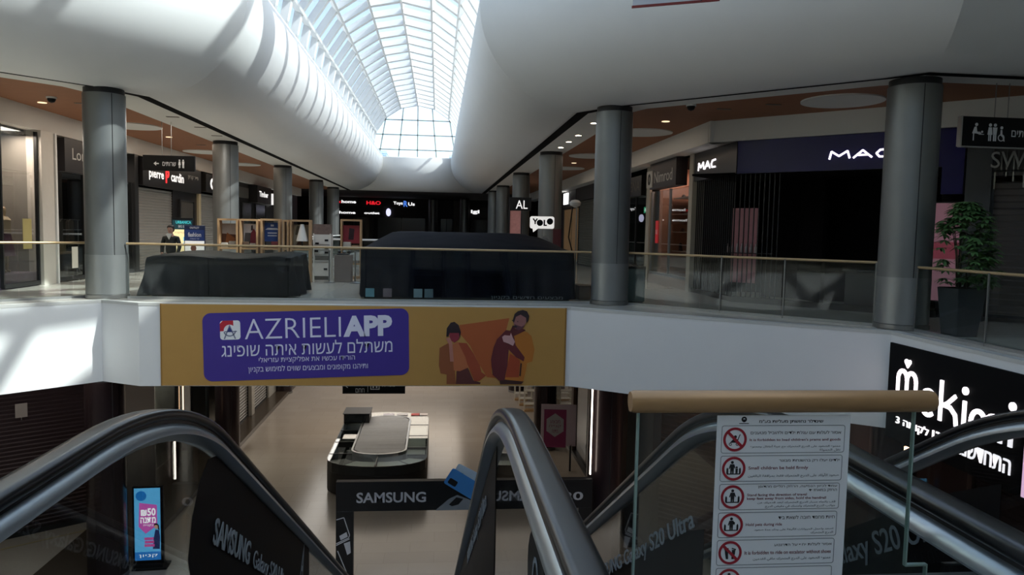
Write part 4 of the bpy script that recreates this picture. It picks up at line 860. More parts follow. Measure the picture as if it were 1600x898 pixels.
sg5 = thing('shop_sign', 'small glowing white square sign far along the left gallery beside the third column', 'sign', tuple(FL.p(50, 3.0, .5)))
MB(FL).box(48.6, 50.2, 2.95, 3.75, -.28, .5).build('case', dkf, sg5, smooth=False); MB(Fr((-9.65, 48.6, 0), (1, 0, 0))).box(-.9, -.1, 3.0, 3.7, .3, .34).build('face', wl2, sg5, smooth=False)

# ================================================================ UPPER SHOPS, RIGHT GALLERY
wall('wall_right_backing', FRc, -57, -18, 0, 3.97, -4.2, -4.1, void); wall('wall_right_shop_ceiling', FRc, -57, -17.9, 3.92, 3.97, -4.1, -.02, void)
wall('trim_15', FRc, -21.25, -20.95, 0, 3.97, -.3, .06, mat('cream white jamb', 'a9a294', .5)); wall('trim_16', FRc, -25.7, -25.3, 0, 3.97, -.3, .06, mat('cream white jamb', 'a9a294', .5))
# shoe shop
pkw = mat('shoe shop peach wall', 'd2a48c', .7, var=.05)
wall('wall_shoe_shop_back', FRc, -25.3, -21.25, 0, 3.9, -1.5, -1.4, pkw); wall('wall_shoe_shop_near', FRc, -21.3, -21.2, 0, 3.9, -4.1, -.02, void); wall('wall_shoe_shop_far', FRc, -25.42, -25.3, 0, 3.9, -1.5, -.02, pkw)
window('peach lit shoe shop window beside the black cosmetics shop', FRc, -25.28, -21.27, .3, 3.1, -.05, 2, alu, clg)
wall('trim_17', FRc, -25.3, -21.25, 0, .3, -1.4, .02, mat('shoe shop plinth', '8f7f74', .5))
shw = mat('white display shelf', 'cfc0b4', .5)
shoe_m = [mat('dark shoe leather', '1c1718', .4), mat('brown shoe leather', '4a2c22', .45), mat('red shoe leather', '7d2222', .4)]
def shoe(a, z, d, m, h=.0):
    t = MB(FRc); L = .27
    rows = []
    for k in range(9):
        u = k/8; w = .045*(.8+.5*sin(pi*min(1, u*1.1))) if u < .9 else .03; hh = .09 if u < .45 else .09*(1-(u-.45)/.55)+.035
        if h and u < .45: hh = h
        rows.append([(a+(u-.5)*L, z+.003, d-w), (a+(u-.5)*L, z+hh*.8, d-w*.8), (a+(u-.5)*L, z+hh, d), (a+(u-.5)*L, z+hh*.8, d+w*.8), (a+(u-.5)*L, z+.003, d+w)])
    t.grid(rows, True); n = len(t.v); t.f += [tuple(range(n-5, n)), (4, 3, 2, 1, 0)]
    return t.build('shoe', m)
k = 0
for iz, z in enumerate((1.1, 1.75, 2.35, 2.9)):
    sh_ = MB(FRc); sh_.box(-25.2, -21.35, z-.03, z, -1.39, -.75); tag(sh_.build('display_shelf', shw, smooth=False), ['lowest white shelf in the peach shoe shop window', 'second white shelf up in the peach shoe shop window', 'third white shelf up in the peach shoe shop window', 'top white shelf in the peach shoe shop window'][iz], 'shelf')
    for i in range(5):
        o = shoe(-24.8+.75*i+.1*(iz % 2), z, -.95, shoe_m[(i+iz) % 3], .28 if (i+iz) % 4 == 0 else 0)
        tag(o, 'dark shoe on a white shelf in the peach lit shoe shop window', 'shoe', 'shoes in the shoe shop window')
sa = thing('promotion_strip', 'red vertical promotion strip in the shoe shop window', 'sign', tuple(FRc.p(-24.6, 1.3, -.02)))
MB(FRc).box(-24.75, -24.45, 1.35, 2.1, -.03, -.02).build('strip', mat('strip red', 'a8262a', .5, emit=.3), sa, smooth=False); lettering('lettering', FRc, wlet, sa, ('SALE', -24.72, -24.48, 1.65, 1.8), d=-.02)
sg6 = thing('shop_sign', 'dark brown boxed sign with a pale square logo over the peach shoe shop', 'sign', tuple(FRc.p(-23.2, 3.1, .2)))
MB(FRc).box(-24.5, -21.75, 3.12, 3.95, -.05, .3).build('panel', mat('dark brown sign', '2d2323', .4), sg6, smooth=False)
MB(FRc).box(-24.75, -24.1, 3.18, 3.72, .3, .34).build('logo_plate', gw, sg6, smooth=False); lettering('lettering', FRc, black, sg6, ('0', -24.6, -24.28, 3.26, 3.64, dict(bold=.05)), d=.34); lettering('lettering', FRc, gw, sg6, ('Nimrod', -24.0, -22.1, 3.3, 3.66), d=.3)
# shop beyond
window('dark teal shop window with a green exit light, beyond the shoe shop', FRc, -30.5, -25.75, .1, 3.0, -.05, 3, charcoal, glassd)
wall('wall_teal_shop_far', FRc, -30.6, -30.5, 0, 3.9, -2.6, -.02, mat('teal dim shop wall', '5d6a64', .7, var=.2)); wall('wall_teal_shop', FRc, -30.5, -25.7, 0, 3.9, -2.6, -2.5, mat('teal dim shop wall', '5d6a64', .7, var=.2))
sg7 = thing('shop_sign', 'black sign with dull metal letters just right of the middle right column', 'sign', tuple(FRc.p(-27.6, 3.0, .1)))
MB(FRc).box(-29.3, -26.2, 3.02, 3.74, -.05, .12).build('panel', dkf, sg7, smooth=False); lettering('lettering', FRc, mat('bronze letters', '6f675a', .4, .4), sg7, ('LORENA', -29.1, -26.4, 3.2, 3.56), d=.12)
ex = thing('exit_sign', 'small green lit exit sign inside the teal shop', 'exit sign', tuple(FRc.p(-27.4, 2.5, -.5)))
MB(FRc).box(-28.0, -27.0, 2.42, 2.7, -.55, -.5).build('case', charcoal, ex, smooth=False); MB(FRc).box(-27.52, -27.48, 2.7, 3.92, -.535, -.515).build('hanger', charcoal, ex, smooth=False); MB(FRc).box(-27.97, -27.03, 2.45, 2.67, -.5, -.495).build('face', mat('exit green', '3fae7c', .5, emit=1.2), ex, smooth=False); lettering('lettering', FRc, mat('exit white', 'ffffff', .5, emit=1.5), ex, ('יציאה', -27.85, -27.3, 2.5, 2.62), d=-.495)
for i in range(3):
    t = MB(FRc); a = -29.2+1.2*i; t.box(a-.25, a+.25, .0, .9, -1.6, -1.2); tag(t.build('display_plinth', mat('dim plinth', '7d7a72', .6), bevel=.01), ['display plinth in the teal shop, farthest from us', 'display plinth in the middle of the teal shop', 'display plinth in the teal shop, nearest the shoe shop'][i], 'plinth')
wall('wall_right_mid', FRc, -34.6, -30.55, 0, 3.97, -.3, -.02, mat('dim taupe pier', '4c463f', .6))
shutter('closed grey green shutter left of the middle right column', FRc, -38.7, -34.7, 0, 3.3, .11, mat('grey green shutter', '5d5c52', .5, .2, var=.1), -.05)
wall('wall_right_fascia', FRc, -39, -34.6, 3.3, 3.97, -.3, .1, mat('dark fascia', '241f1e', .5))
sg8 = thing('shop_sign', 'small bright white lit sign beyond the grey green shutter on the right', 'sign', tuple(FRc.p(-42, 3.2, .1)))
MB(FRc).box(-43.4, -39.2, 3.1, 3.97, -.3, .08).build('panel', dkf, sg8, smooth=False); MB(FRc).box(-42.9, -41.5, 3.25, 3.88, .08, .11).build('face', mat('bright sign face', 'ffffff', .5, emit=2), sg8, smooth=False); lettering('lettering', FRc, dkf, sg8, ('full', -42.7, -41.7, 3.42, 3.75), d=.11)
wall('wall_right_far', FRc, -57, -39.2, 0, 3.97, -.6, -.3, mat('dark shopfront', '1a1616', .5))
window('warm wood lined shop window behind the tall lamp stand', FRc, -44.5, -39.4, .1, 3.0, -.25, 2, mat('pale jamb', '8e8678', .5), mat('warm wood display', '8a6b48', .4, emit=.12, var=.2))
# black cosmetics shop on the chamfered corner
blu = mat('deep blue lacquer', '231f60', .3, var=.25, scale=1.2); bkg = mat('black gloss', '08080a', .12)
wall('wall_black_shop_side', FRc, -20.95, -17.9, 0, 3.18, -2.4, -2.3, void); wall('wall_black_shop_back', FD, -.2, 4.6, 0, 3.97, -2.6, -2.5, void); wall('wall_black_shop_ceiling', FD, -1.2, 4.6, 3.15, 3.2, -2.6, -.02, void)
fa = thing('shop_sign', 'dark wraparound sign of the black cosmetics shop with white angular letters', 'sign', (8.2, 17.0, 3.17))
MB(FRc).box(-20.95, -17.9, 3.18, 3.96, -.25, .02).build('side_panel', mat('umber black fascia', '191415', .3), fa, smooth=False)
MB(FD).box(0, 4.85, 3.17, 3.96, -.25, .0).build('front_panel', blu, fa, smooth=False)
lm = MB(FRc); ls = lm
def mac(a0, a1, z0, z1, d, w):
    L = a1-a0; P = lambda u, v: (a0+L*u, z0+(z1-z0)*v)
    for q in ([(.0, .0), (.03, .95), (.16, .35), (.30, .95), (.34, .05)], [(.40, .05), (.55, .95), (.70, .05)], [(.48, .38), (.63, .38)], [(1.0, .95), (.83, .9), (.77, .5), (.82, .08), (1.0, .05)]): stroke([P(*p) for p in q], w, d, d+.02)
mac(-20.6, -19.3, 3.45, 3.66, .02, .045); lm.build('lettering', led, fa, smooth=False)
lm = MB(FD); ls = lm; mac(2.18, 3.46, 3.42, 3.60, .0, .042); lm.build('lettering', led, fa, smooth=False)
MB(FD).box(4.45, 4.85, 2.6, 3.17, -.25, 0).build('side_drop', blu, fa, smooth=False)
gr = thing('folding_grille', 'black folding grille of vertical bars closing the black cosmetics shop', 'grille', (8.0, 17.5, 0))
b = MB(FRc)
for i in range(20): a = -20.8+.145*i; b.box(a-.012, a+.012, .12, 3.18, -.06, -.03)
b.build('bars', blk, gr, smooth=False)
b = MB(FD)
for i in range(9): a = .1+.12*i; b.box(a-.01, a+.01, .12, 3.17, -.06, -.03)
b.build('bars', blk, gr, smooth=False)
MB(FRc).box(-20.95, -17.9, 0, .12, -.12, .0).build('bottom_rail', bkg, gr, smooth=False); MB(FD).box(0, 4.5, 0, .14, -.12, .0).build('bottom_rail', bkg, gr, smooth=False)
pp = thing('beauty_poster', 'tall pink poster behind the vertical bars of the black shop', 'poster', tuple(FD.p(.2, .4, -.7)))
MB(FD).box(-.35, .30, .45, 2.35, -.72, -.7).build('panel', mat('dim pink panel', '8a5f62', .5, emit=.06, var=.25, scale=2), pp, smooth=False)
for i in range(7):
    b = MB(); p = FD.p(-.4+.12*i, 1.22, -.6); b.lathe((p.x, p.y), [(.03, 1.22), (.035, 1.24), (.035, 1.36), (.015, 1.39), (.015, 1.45)], 10); tag(b.build('cosmetic_bottle', mat('cosmetic glass', 'a99c98', .3)), 'small pale bottle on the shelf behind the bars of the black shop', 'bottle', 'bottles in the black shop')
b = MB(); p = FD.p(.1, .3, -.5)
b = MB(FD); b.box(-.5, .75, 1.2, 1.219, -.69, -.5); sh_ = b.build('display_shelf', blk, smooth=False); tag(sh_, 'black shelf with small bottles in front of the pink poster in the black shop', 'shelf')
dk = thing('makeup_counter', 'low dark counter deep inside the black cosmetics shop', 'counter', tuple(FD.p(3.0, 0, -1.6))); MB(FD).box(2.3, 3.9, 0, .85, -1.9, -1.3).build('body', mat('near black counter', '141416', .3), dk, bevel=.01); MB(FD).box(2.25, 3.95, .85, .89, -1.95, -1.25).build('worktop', mat('dim worktop', '37383c', .3), dk, bevel=.005)
pb = thing('lightbox', 'pink lit beauty panel behind the potted plant at right', 'light panel', tuple(FD.p(4.6, .36, .05)))
MB(FD).box(4.28, 4.88, .34, 2.44, -.1, .02).build('case', blk, pb, smooth=False); MB(FD).box(4.31, 4.85, .37, 2.41, .02, .03).build('face', mat('dim pink glow', 'b98390', .5, emit=.10, var=.2, scale=2), pb, smooth=False)
MB(FD).box(4.31, 4.85, 1.25, 1.6, .03, .034).build('printed_band', mat('deep pink band', '94404f', .5, emit=.15), pb, smooth=False)
wall('wall_black_shop_end', FD, 4.45, 4.9, 0, 3.97, -.45, -.16, bkg); wall('trim_18', FD, 4.9, 5.35, 0, 3.97, -.4, .08, mat('dark grey pier', '4a4b4c', .5))
shutter('closed grey shutter of the crystal shop at the far right edge', FD, 5.4, 9, .1, 2.95, .13, mat('grey brown shutter', '615a56', .45, .35, var=.08), -.05)
wall('wall_crystal_fascia', FD, 5.35, 9.1, 2.95, 3.97, -.4, -.02, mat('grey brown fascia', '57534f', .6))
cs = thing('shop_sign', 'grey metal serif letters with hanging glass rods at the far right edge', 'sign', tuple(FD.p(6.3, 2.9, .05)))
lettering('lettering', FD, mat('pewter letters', 'a9a7a2', .4, .3), cs, ('SWAROVSKI', 5.32, 7.5, 3.1, 3.42), d=.06, th=.03)
b = MB(FD)
for i in range(26):
    a = 5.1+.1*i+random.uniform(-.03, .03); z = random.uniform(2.65, 3.1); b.box(a-.012, a+.012, z, z+random.uniform(.3, .7), .0, .025)
b.build('glass_rods', mat('glass rod', 'a3a3a0', .2, .5), cs, smooth=False); MB(FD).box(5.1, 7.8, 3.02, 3.06, -.02, .06).build('mount_bar', charcoal, cs, smooth=False)

# ================================================================ FAR END SHOPS
FE = Fr((0, 70.0, 0), (1, 0, 0)); dre = mat('maroon black wall', '1a0f10', .6)
wall('wall_far_shops', FE, -25, 25, 0, 4.5, -.4, -.1, dre)
far = [(-9.7, -7.45, 3.68, 4.45, 'dark far sign with white home lettering and a red word, upper of two', [('fox', -9.6, -8.9, 3.95, 4.2, 'r'), ('home', -8.85, -7.55, 3.95, 4.22, 'w')]),
       (-6.9, -5.0, 3.68, 4.42, 'dark sign with glowing red letters in the middle of the far end', [('H&O', -6.6, -5.3, 3.86, 4.2, 'r')]),
       (-4.3, -2.05, 3.58, 4.38, 'dark sign with glowing white and blue toy shop letters at the far end', [('Toys', -4.15, -3.3, 3.85, 4.2, 'w'), ('R', -3.22, -2.85, 3.75, 4.28, 'b'), ('Us', -2.8, -2.2, 3.85, 4.15, 'w')]),
       (-9.7, -7.45, 2.8, 3.32, 'dark sign reading home in white, lower of two at the far end', [('fox', -9.6, -9.1, 2.98, 3.18, 'r'), ('home', -9.05, -7.6, 2.98, 3.22, 'w')]),
       (-7.2, -5.1, 2.8, 3.35, 'dark sign with faint red and white specks under the red letters at the far end', [('outlet', -6.8, -5.4, 3.0, 3.2, 'w')]),
       (2.8, 4.5, 2.9, 3.8, 'dark sign with small white letters at the far end right of the thin column', [('igi', 3.0, 3.8, 3.2, 3.6, 'w')])]
EM = {'r': mat('glow red', 'e0202c', .5, emit=.8, var=0), 'w': mat('glow white', 'ffffff', .5, emit=.8, var=0), 'b': mat('glow blue', '4c7fe0', .5, emit=.8, var=0)}
for a0, a1, z0, z1, lb, tx in far:
    t = thing('shop_sign', lb, 'sign', tuple(FE.p((a0+a1)/2, z0, .1))); MB(FE).box(a0, a1, z0, z1, -.1, .1).build('panel', mat('far sign panel', '2b2222', .5), t, smooth=False)
    for w_, x0, x1, y0, y1, c in tx: lettering('lettering', FE, EM[c], t, (w_, x0, x1, y0, y1, dict(bold=.03)), d=.1, th=.03)
t = thing('glowing_emblem', 'small glowing pale lilac light under the toy shop letters', 'sign', tuple(FE.p(-4.6, 2.8, .1)))
b = MB(FE); b.prism(circ(-4.6, 3.2, .22, 18, .36), -.1, .12); b.build('body', mat('pale lilac light', 'cfd0ee', .5, emit=1.0), t, smooth=False)
wall('wall_far_pier', FE, -.95, -.1, 0, 4.4, -.1, .5, mat('grey far pier', '5b5550', .6)); wall('wall_far_pier_right', FE, 1.4, 2.0, 0, 4.4, -.1, .3, mat('grey far pier', '5b5550', .6))
for i, (a0, a1) in enumerate(((-9.5, -6), (-5.6, -1.2), (.2, 1.3), (3, 6.5))): window(['far shop window at the left of the far end', 'far shop window under the toy shop sign', 'far shop window between the two grey piers', 'far shop window at the right of the far end'][i], FE, a0, a1, .05, 2.7, 0, 2, dre, mat('far dark glass', '120d0f', .1))
fxp = MB(FE); fxp.box(4.6, 5.3, 2.8, 4.0, -.05, .15); tag(fxp.build('shop_sign', mat('red white sign', 'b9aaa8', .5, emit=.2), smooth=False), 'small pale sign with red top at the right of the far end', 'sign')
# ================================================================ CLOTH COVERED STALLS
def drape(x0, x1, y0, y1, hfun, m, name, label, folds=26, amp=.05, hem=.02, seed=0, parts=True):
    n = 160; per = []
    W_, D_ = x1-x0, y1-y0; tot = 2*(W_+D_)
    for k in range(n):
        s = tot*k/n
        if s < W_: p = (x0+s, y0)
        elif s < W_+D_: p = (x1, y0+s-W_)
        elif s < 2*W_+D_: p = (x1-(s-W_-D_), y1)
        else: p = (x0, y1-(s-2*W_-D_))
        per.append(p)
    cx_, cy_ = (x0+x1)/2, (y0+y1)/2; rows = []
    for f in (0.02, .25, .5, .75, .92, 1.0):
        rows.append([(cx_+(x-cx_)*f, cy_+(y-cy_)*f, hfun(cx_+(x-cx_)*f, cy_+(y-cy_)*f) + .012*noise.noise(Vector((x*f*2.3+seed, y*f*2.3, 0))) - (.03 if f == 1 else 0)) for x, y in per])
    for j in range(1, 13):
        t = j/12; r = []
        for k, (x, y) in enumerate(per):
            nx = (-1 if x <= x0+1e-6 else 1 if x >= x1-1e-6 else 0); ny = (-1 if y <= y0+1e-6 else 1 if y >= y1-1e-6 else 0)
            q = amp*t**.7*(sin(folds*2*pi*k/n+1.7*sin(k*.21+seed)) + .8*noise.noise(Vector((k*.13, t*1.5, seed)))) + .03*t
            top = hfun(x, y)-.03; r.append((x+nx*q, y+ny*q, top+(hem-top)*t + (.05*noise.noise(Vector((k*.11, seed, 3))) if j == 12 else 0)*1))
        rows.append(r)
    rows[-1] = [(x, y, max(.012, z)) for x, y, z in rows[-1]]
    b = MB().grid(rows, True); b.f.append(tuple(range(n)))
    t = thing(name, label, 'covered stall', (cx_, cy_, 0))
    b.build('cloth', m, t, ang=60)
    MB().box(x0+.08, x1-.08, y0+.08, y1-.08, 0, .06).build('base', charcoal, t, smooth=False)
    return t
clb = mat('black dust sheet', '0f1113', .6, var=.2, scale=3, spec=.12); cln = mat('navy dust sheet', '070a14', .7, var=.2, scale=2, spec=.06)
k1 = drape(-6.5, -3.35, 17.45, 19.6, lambda x, y: .93+.03*sin(x*3)+.02*(y-17.35), clb, 'covered_stall', 'low stall under a loose black dust sheet behind the glass rail at left', 13, .10, .03, 2)
MB().box(-4.6, -3.45, 17.6, 20.4, 0, .42).build('base_board', mat('grey stall base', '4b4b4a', .5), k1, bevel=.01)
def hc(x, y):
    u = (x+1.75)/5.0; v = min(1, max(0, (y-17.5)/1.6)); h = 1.2+.38*v
    h -= .36*max(0, (u-.80)/.20)**1.3*v; h -= .34*max(0, (.13-u)/.13)*v
    return h
k2 = drape(-1.78, 3.22, 17.5, 20.9, hc, cln, 'covered_stall', 'large stall under a navy dust sheet in the centre behind the glass rail', 30, .035, .05, 5)
for i, (x, c) in enumerate(((-1.55, '5f8f9a'), (-1.15, '7c6a70'), (-.45, '7f939a'), (-.2, '62767e'))):
    b = MB(Fr((0, 17.38, 0), (1, 0, 0))); b.box(x-.1, x+.1, .06, .26, -.012, 0); tag(b.build('floor_card', mat('floor card %d' % i, c, .5), smooth=False),
        ['teal card leaning at the left foot of the navy stall', 'mauve card leaning second from left at the foot of the navy stall', 'pale blue card with an icon at the foot of the navy stall', 'blue grey card, rightmost of the four small cards at the navy stall'][i], 'card')
b = MB(Fr((0, 17.36, 0), (1, 0, 0))); letters(b, 'מבצעים חדשים בקניון', 1.25, 2.95, .03, .12, 0, .004); tag(b.build('floor_lettering', mat('dim white letters', '8a8d90', .5), smooth=False), 'row of small pale letters along the right foot of the navy stall', 'lettering')

# ================================================================ DISPLAY STANDS BEHIND THE LEFT STALL
tan = mat('tan timber', 'b08d66', .5, var=.15, scale=8); goods = [mat('goods %d' % i, c, .6, var=.2) for i, c in enumerate(('5a4636', '8c8478', '3a3734', '9a7a5a', 'b9b2a6', '6b2b2e', '2f3b4f'))]
random.seed(11)
def pstand(label, x0, x1, y, h, art, group='timber display stands'):
    t = thing('display_stand', label, 'display stand', ((x0+x1)/2, y, 0)); f = Fr((0, y, 0), (1, 0, 0)); w = .055
    for a in (x0, x1-w): MB(f).box(a, a+w, 0, h, -.3, 0).build('upright', tan, t, smooth=False)
    MB(f).box(x0+w, x1-w, h-w, h, -.3, 0).build('crossbar', tan, t, smooth=False); MB(f).box(x0+w, x1-w, .95, 1.0, -.3, 0).build('shelf', tan, t, smooth=False); MB(f).box(x0+w, x1-w, .45, .5, -.3, 0).build('shelf', tan, t, smooth=False); MB(f).box(x0+w, x1-w, .0, .08, -.3, 0).build('kickboard', tan, t, smooth=False)
    art(f, t, x0+w, x1-w, 1.04, h-.14)
    for z in (.5, 1.0):
        if x1-x0 < .3 or ('lamp' in label and z > .7): continue
        for i in range(2):
            a = x0+w+.01+(x1-x0-2*w-.02)*(i+.5)/2; hh = random.uniform(.08, .2); q_ = (x1-x0-2*w)*.21; b = MB(f); b.box(a-q_, a+q_, z+.001, z+hh, -.25, -.06)
            GOODS.append((b.build('boxed_item', goods[random.randrange(7)], bevel=.01), label, z, i))
GOODS = []
def card(f, t, a0, a1, b0, b1, c, extra=()):
    MB(f).box(a0, a1, b0, b1, -.29, -.28).build('printed_poster', mat('poster '+c, c, .5, var=.2, scale=4), t, smooth=False)
    for j, (poly, cc) in enumerate(extra): b = MB(f); b.prism([(a0+(a1-a0)*u, b0+(b1-b0)*v) for u, v in poly], -.28, -.277+.001*j); b.build('printed_shape', mat('poster '+cc, cc, .5), t, smooth=False)
pstand('timber stand with a brown and white poster, leftmost of the row', -6.40, -5.82, 22.5, 1.84, lambda f, t, a0, a1, b0, b1: card(f, t, a0, a1, b0, b1, 'b9aa9c', [([(0, 0), (1, 0), (1, .5), (0, .55)], '5f3722'), ([(.2, .1), (.75, .1), (.8, .35), (.3, .6)], '9a5a2c')]))
pstand('timber stand with a poster of a figure in red, second in the row', -5.78, -5.25, 22.5, 1.84, lambda f, t, a0, a1, b0, b1: card(f, t, a0, a1, b0, b1, 'cfc8c4', [([(.0, .0), (.6, .0), (.55, .6), (.1, .6)], '55504e'), ([(.4, .05), (.95, .05), (.95, .5), (.7, .8), (.5, .6)], '7d2332'), ([(.5, .7), (.65, .72), (.62, .95), (.52, .93)], '3a2620')]))
def bluep(f, t, a0, a1, b0, b1):
    card(f, t, a0, a1, b0+.15, b1+.03, '2c4a86', [([(.2, .28), (.8, .28), (.8, .34), (.2, .34)], 'c9cdd6'), ([(.2, .42), (.8, .42), (.8, .48), (.2, .48)], 'c9cdd6'), ([(.05, .62), (.95, .62), (.8, .72), (.2, .72)], 'c9cdd6'), ([(.4, .8), (.6, .8), (.6, .9), (.4, .9)], 'c9cdd6')])
pstand('timber stand with a bright blue notice, third in the row', -5.18, -4.62, 22.5, 1.86, bluep)
pstand('narrow timber stand with a pale dancer poster right of the blue notice', -4.56, -4.38, 22.55, 1.84, lambda f, t, a0, a1, b0, b1: card(f, t, a0, a1, b0, b1, 'a59a94', [([(.1, .6), (.9, .6), (.9, .75), (.1, .75)], '39404f')]))
pstand('timber stand with a white lamp shade and floral poster, fourth in the row', -4.34, -3.74, 22.5, 1.85, lambda f, t, a0, a1, b0, b1: card(f, t, a0, a1, b0, b1, 'a08f74', [([(.1, .55), (.5, .5), (.6, .9), (.2, .95)], '5a4a30'), ([(.15, .1), (.5, .1), (.45, .4)], '6c4a38')]))
pstand('pale stand with a red poster, rightmost of the row beside the taupe podium', -3.15, -2.48, 24.6, 1.92, lambda f, t, a0, a1, b0, b1: card(f, t, a0, a1, b0+.1, b1-.05, '9c3038', [([(.3, .2), (.6, .2), (.65, .8), (.35, .85)], '35181c')]))
cnt = {}
for o, lb, z, i in GOODS:
    tag(o, 'small boxed item on the %s shelf of the %s, %s' % ('upper' if z > .7 else 'lower', {'leftmost': 'leftmost stand', 'second': 'red figure stand', 'third': 'blue notice stand', 'narrow': 'dancer stand', 'fourth': 'lamp shade stand', 'pale': 'red poster stand'}[('leftmost' if 'leftmost' in lb else 'second' if 'second' in lb else 'third' if 'third' in lb else 'narrow' if 'narrow' in lb else 'fourth' if 'fourth' in lb else 'pale')], ('left side', 'right side')[i]), 'box', 'goods on the timber stands')
ls_ = thing('table_lamp', 'white cone lamp shade standing on the floral poster stand', 'lamp', (-4.0, 22.6, 1.0)); b = MB(); b.lathe((-4.0, 22.6), [(.165, 1.22), (.17, 1.24), (.05, 1.72), (.045, 1.72)], 24); b.build('lamp_shade', mat('white shade', 'e6e2da', .7), ls_); b = MB(); b.lathe((-4.0, 22.6), [(.07, 1.002), (.07, 1.02), (.02, 1.04), (.02, 1.24)], 16); b.build('base', charcoal, ls_)
dl = thing('display_table', 'pale blue topped low table in front of the lamp shade stand', 'table', (-3.95, 21.6, 0)); MB().box(-4.35, -3.7, 21.3, 21.8, .78, .82).build('tabletop', mat('pale blue top', '7fa6b8', .5), dl, bevel=.008)
for x in (-4.3, -3.76):
    for y in (21.35, 21.75): MB().tube([(x, y, 0), (x, y, .78)], .018).build('leg', steel, dl)
for i, (x, z, c) in enumerate(((-4.2, .12, '6b3a44'), (-3.82, .1, '8d8478'), (-4.0, .34, '3d3a3a'))):
    b = MB(); b.ball((x, 21.55, z+.001), .14, 14, 8, (1.1, .9, .75 if i < 2 else .6)); tag(b.build('soft_bundle', mat('bundle %d' % i, c, .8)), ['maroon soft bundle under the pale blue table', 'grey soft bundle under the pale blue table', 'dark soft bundle on top of the two under the pale blue table'][i], 'bundle')
tw = thing('display_tower', 'tall white display tower with grey bands beside the taupe podium', 'display stand', (-3.6, 23.85, 0)); fw = Fr((0, 23.8, 0), (1, 0, 0)); wm = mat('white tower board', 'd5d3cb', .5, var=.03); gm2 = mat('grey tower band', '5f5d58', .5, var=.15)
for x in (-3.88, -3.37): MB(fw).box(x, x+.035, 0, 1.45, -.45, .02).build('upright', wm, tw, smooth=False)
MB(fw).box(-3.845, -3.37, .12, 1.42, -.4, 0).build('body', wm, tw, smooth=False); MB(fw).box(-3.845, -3.37, 0, .12, -.38, -.02).build('plinth', gm2, tw, smooth=False)
MB(fw).box(-3.88, -3.335, 1.42, 1.74, -.2, .0).build('header_photo', mat('brown group photo', '6e5c55', .5, var=.4, scale=14), tw, smooth=False); MB(fw).box(-3.82, -3.39, .62, .76, 0, .01).build('grey_band', gm2, tw, smooth=False)
for z in (.93, 1.1, .56, .8): MB(fw).box(-3.845, -3.37, z, z+.012, 0, .02).build('shelf_edge', steel, tw, smooth=False)
for i, (x, z) in enumerate(((-3.47, 1.24), (-3.76, 1.14), (-3.47, 1.0), (-3.78, .9), (-3.47, .86), (-3.5, .34))):
    b = MB(fw); b.box(x-.055, x+.055, z-.03, z+.03, .0, .02); b.build('label_card', black, tw, smooth=False)
td = thing('podium', 'plain taupe podium box right of the white display tower', 'podium', (-2.85, 23.2, 0)); MB().box(-3.12, -2.62, 22.95, 23.5, 0, .82).build('body', mat('taupe board', '7d6f66', .55, var=.05), td, bevel=.01); MB().box(-3.05, -2.7, 23.0, 23.4, .82, .86).build('tray', charcoal, td, bevel=.01)
for i, (x, c) in enumerate(((-3.0, '2a2a2c'), (-2.85, '8a8a88'), (-2.70, '2f3032'))): b = MB(); b.ball((x, 23.2, .91), .06, 12, 8, (1, 1, .8)); tag(b.build('round_ornament', mat('ornament %d' % i, c, .4)), ['dark round ornament at the left on the taupe podium', 'grey round ornament in the middle on the taupe podium', 'dark round ornament at the right on the taupe podium'][i], 'ornament')
def stanchion(x, y, label, h=.95, m=steel):
    t = thing('stanchion', label, 'stanchion', (x, y, 0), 0, 'steel stanchions'); b = MB(); b.lathe((x, y), [(.17, 0), (.17, .012), (.05, .035), (.02, .05)], 24); b.build('foot', m, t); b = MB(); b.lathe((x, y), [(.022, .05), (.022, h-.03), (.032, h-.03), (.032, h)], 16); b.build('pole', m, t)
for x, y, lb in ((-3.22, 22.65, 'steel stanchion between the white tower and the taupe podium'), (-2.45, 22.55, 'steel stanchion at the right side of the taupe podium'), (-2.25, 23.6, 'steel stanchion second right of the taupe podium'), (-2.05, 22.4, 'short steel stanchion beside the left end of the navy stall')): stanchion(x, y, lb)
ch = thing('side_chair', 'white and dark chair between the taupe podium and the navy stall', 'chair', (-2.2, 24.5, 0)); wsh = mat('white chair shell', 'd8d6d0', .4)
MB().box(-2.42, -1.98, 24.3, 24.75, .44, .48).build('seat', charcoal, ch, bevel=.02); MB(Fr((-2.2, 24.74, .48), (1, 0, 0), (0, .12, 1))).box(-.21, .21, .05, .42, -.02, .02).build('backrest', wsh, ch, bevel=.02)
for x, y in ((-2.39, 24.33), (-2.01, 24.33), (-2.39, 24.72), (-2.01, 24.72)): MB().tube([(x, y, 0), (x, y, .44)], .016).build('leg', wsh, ch)
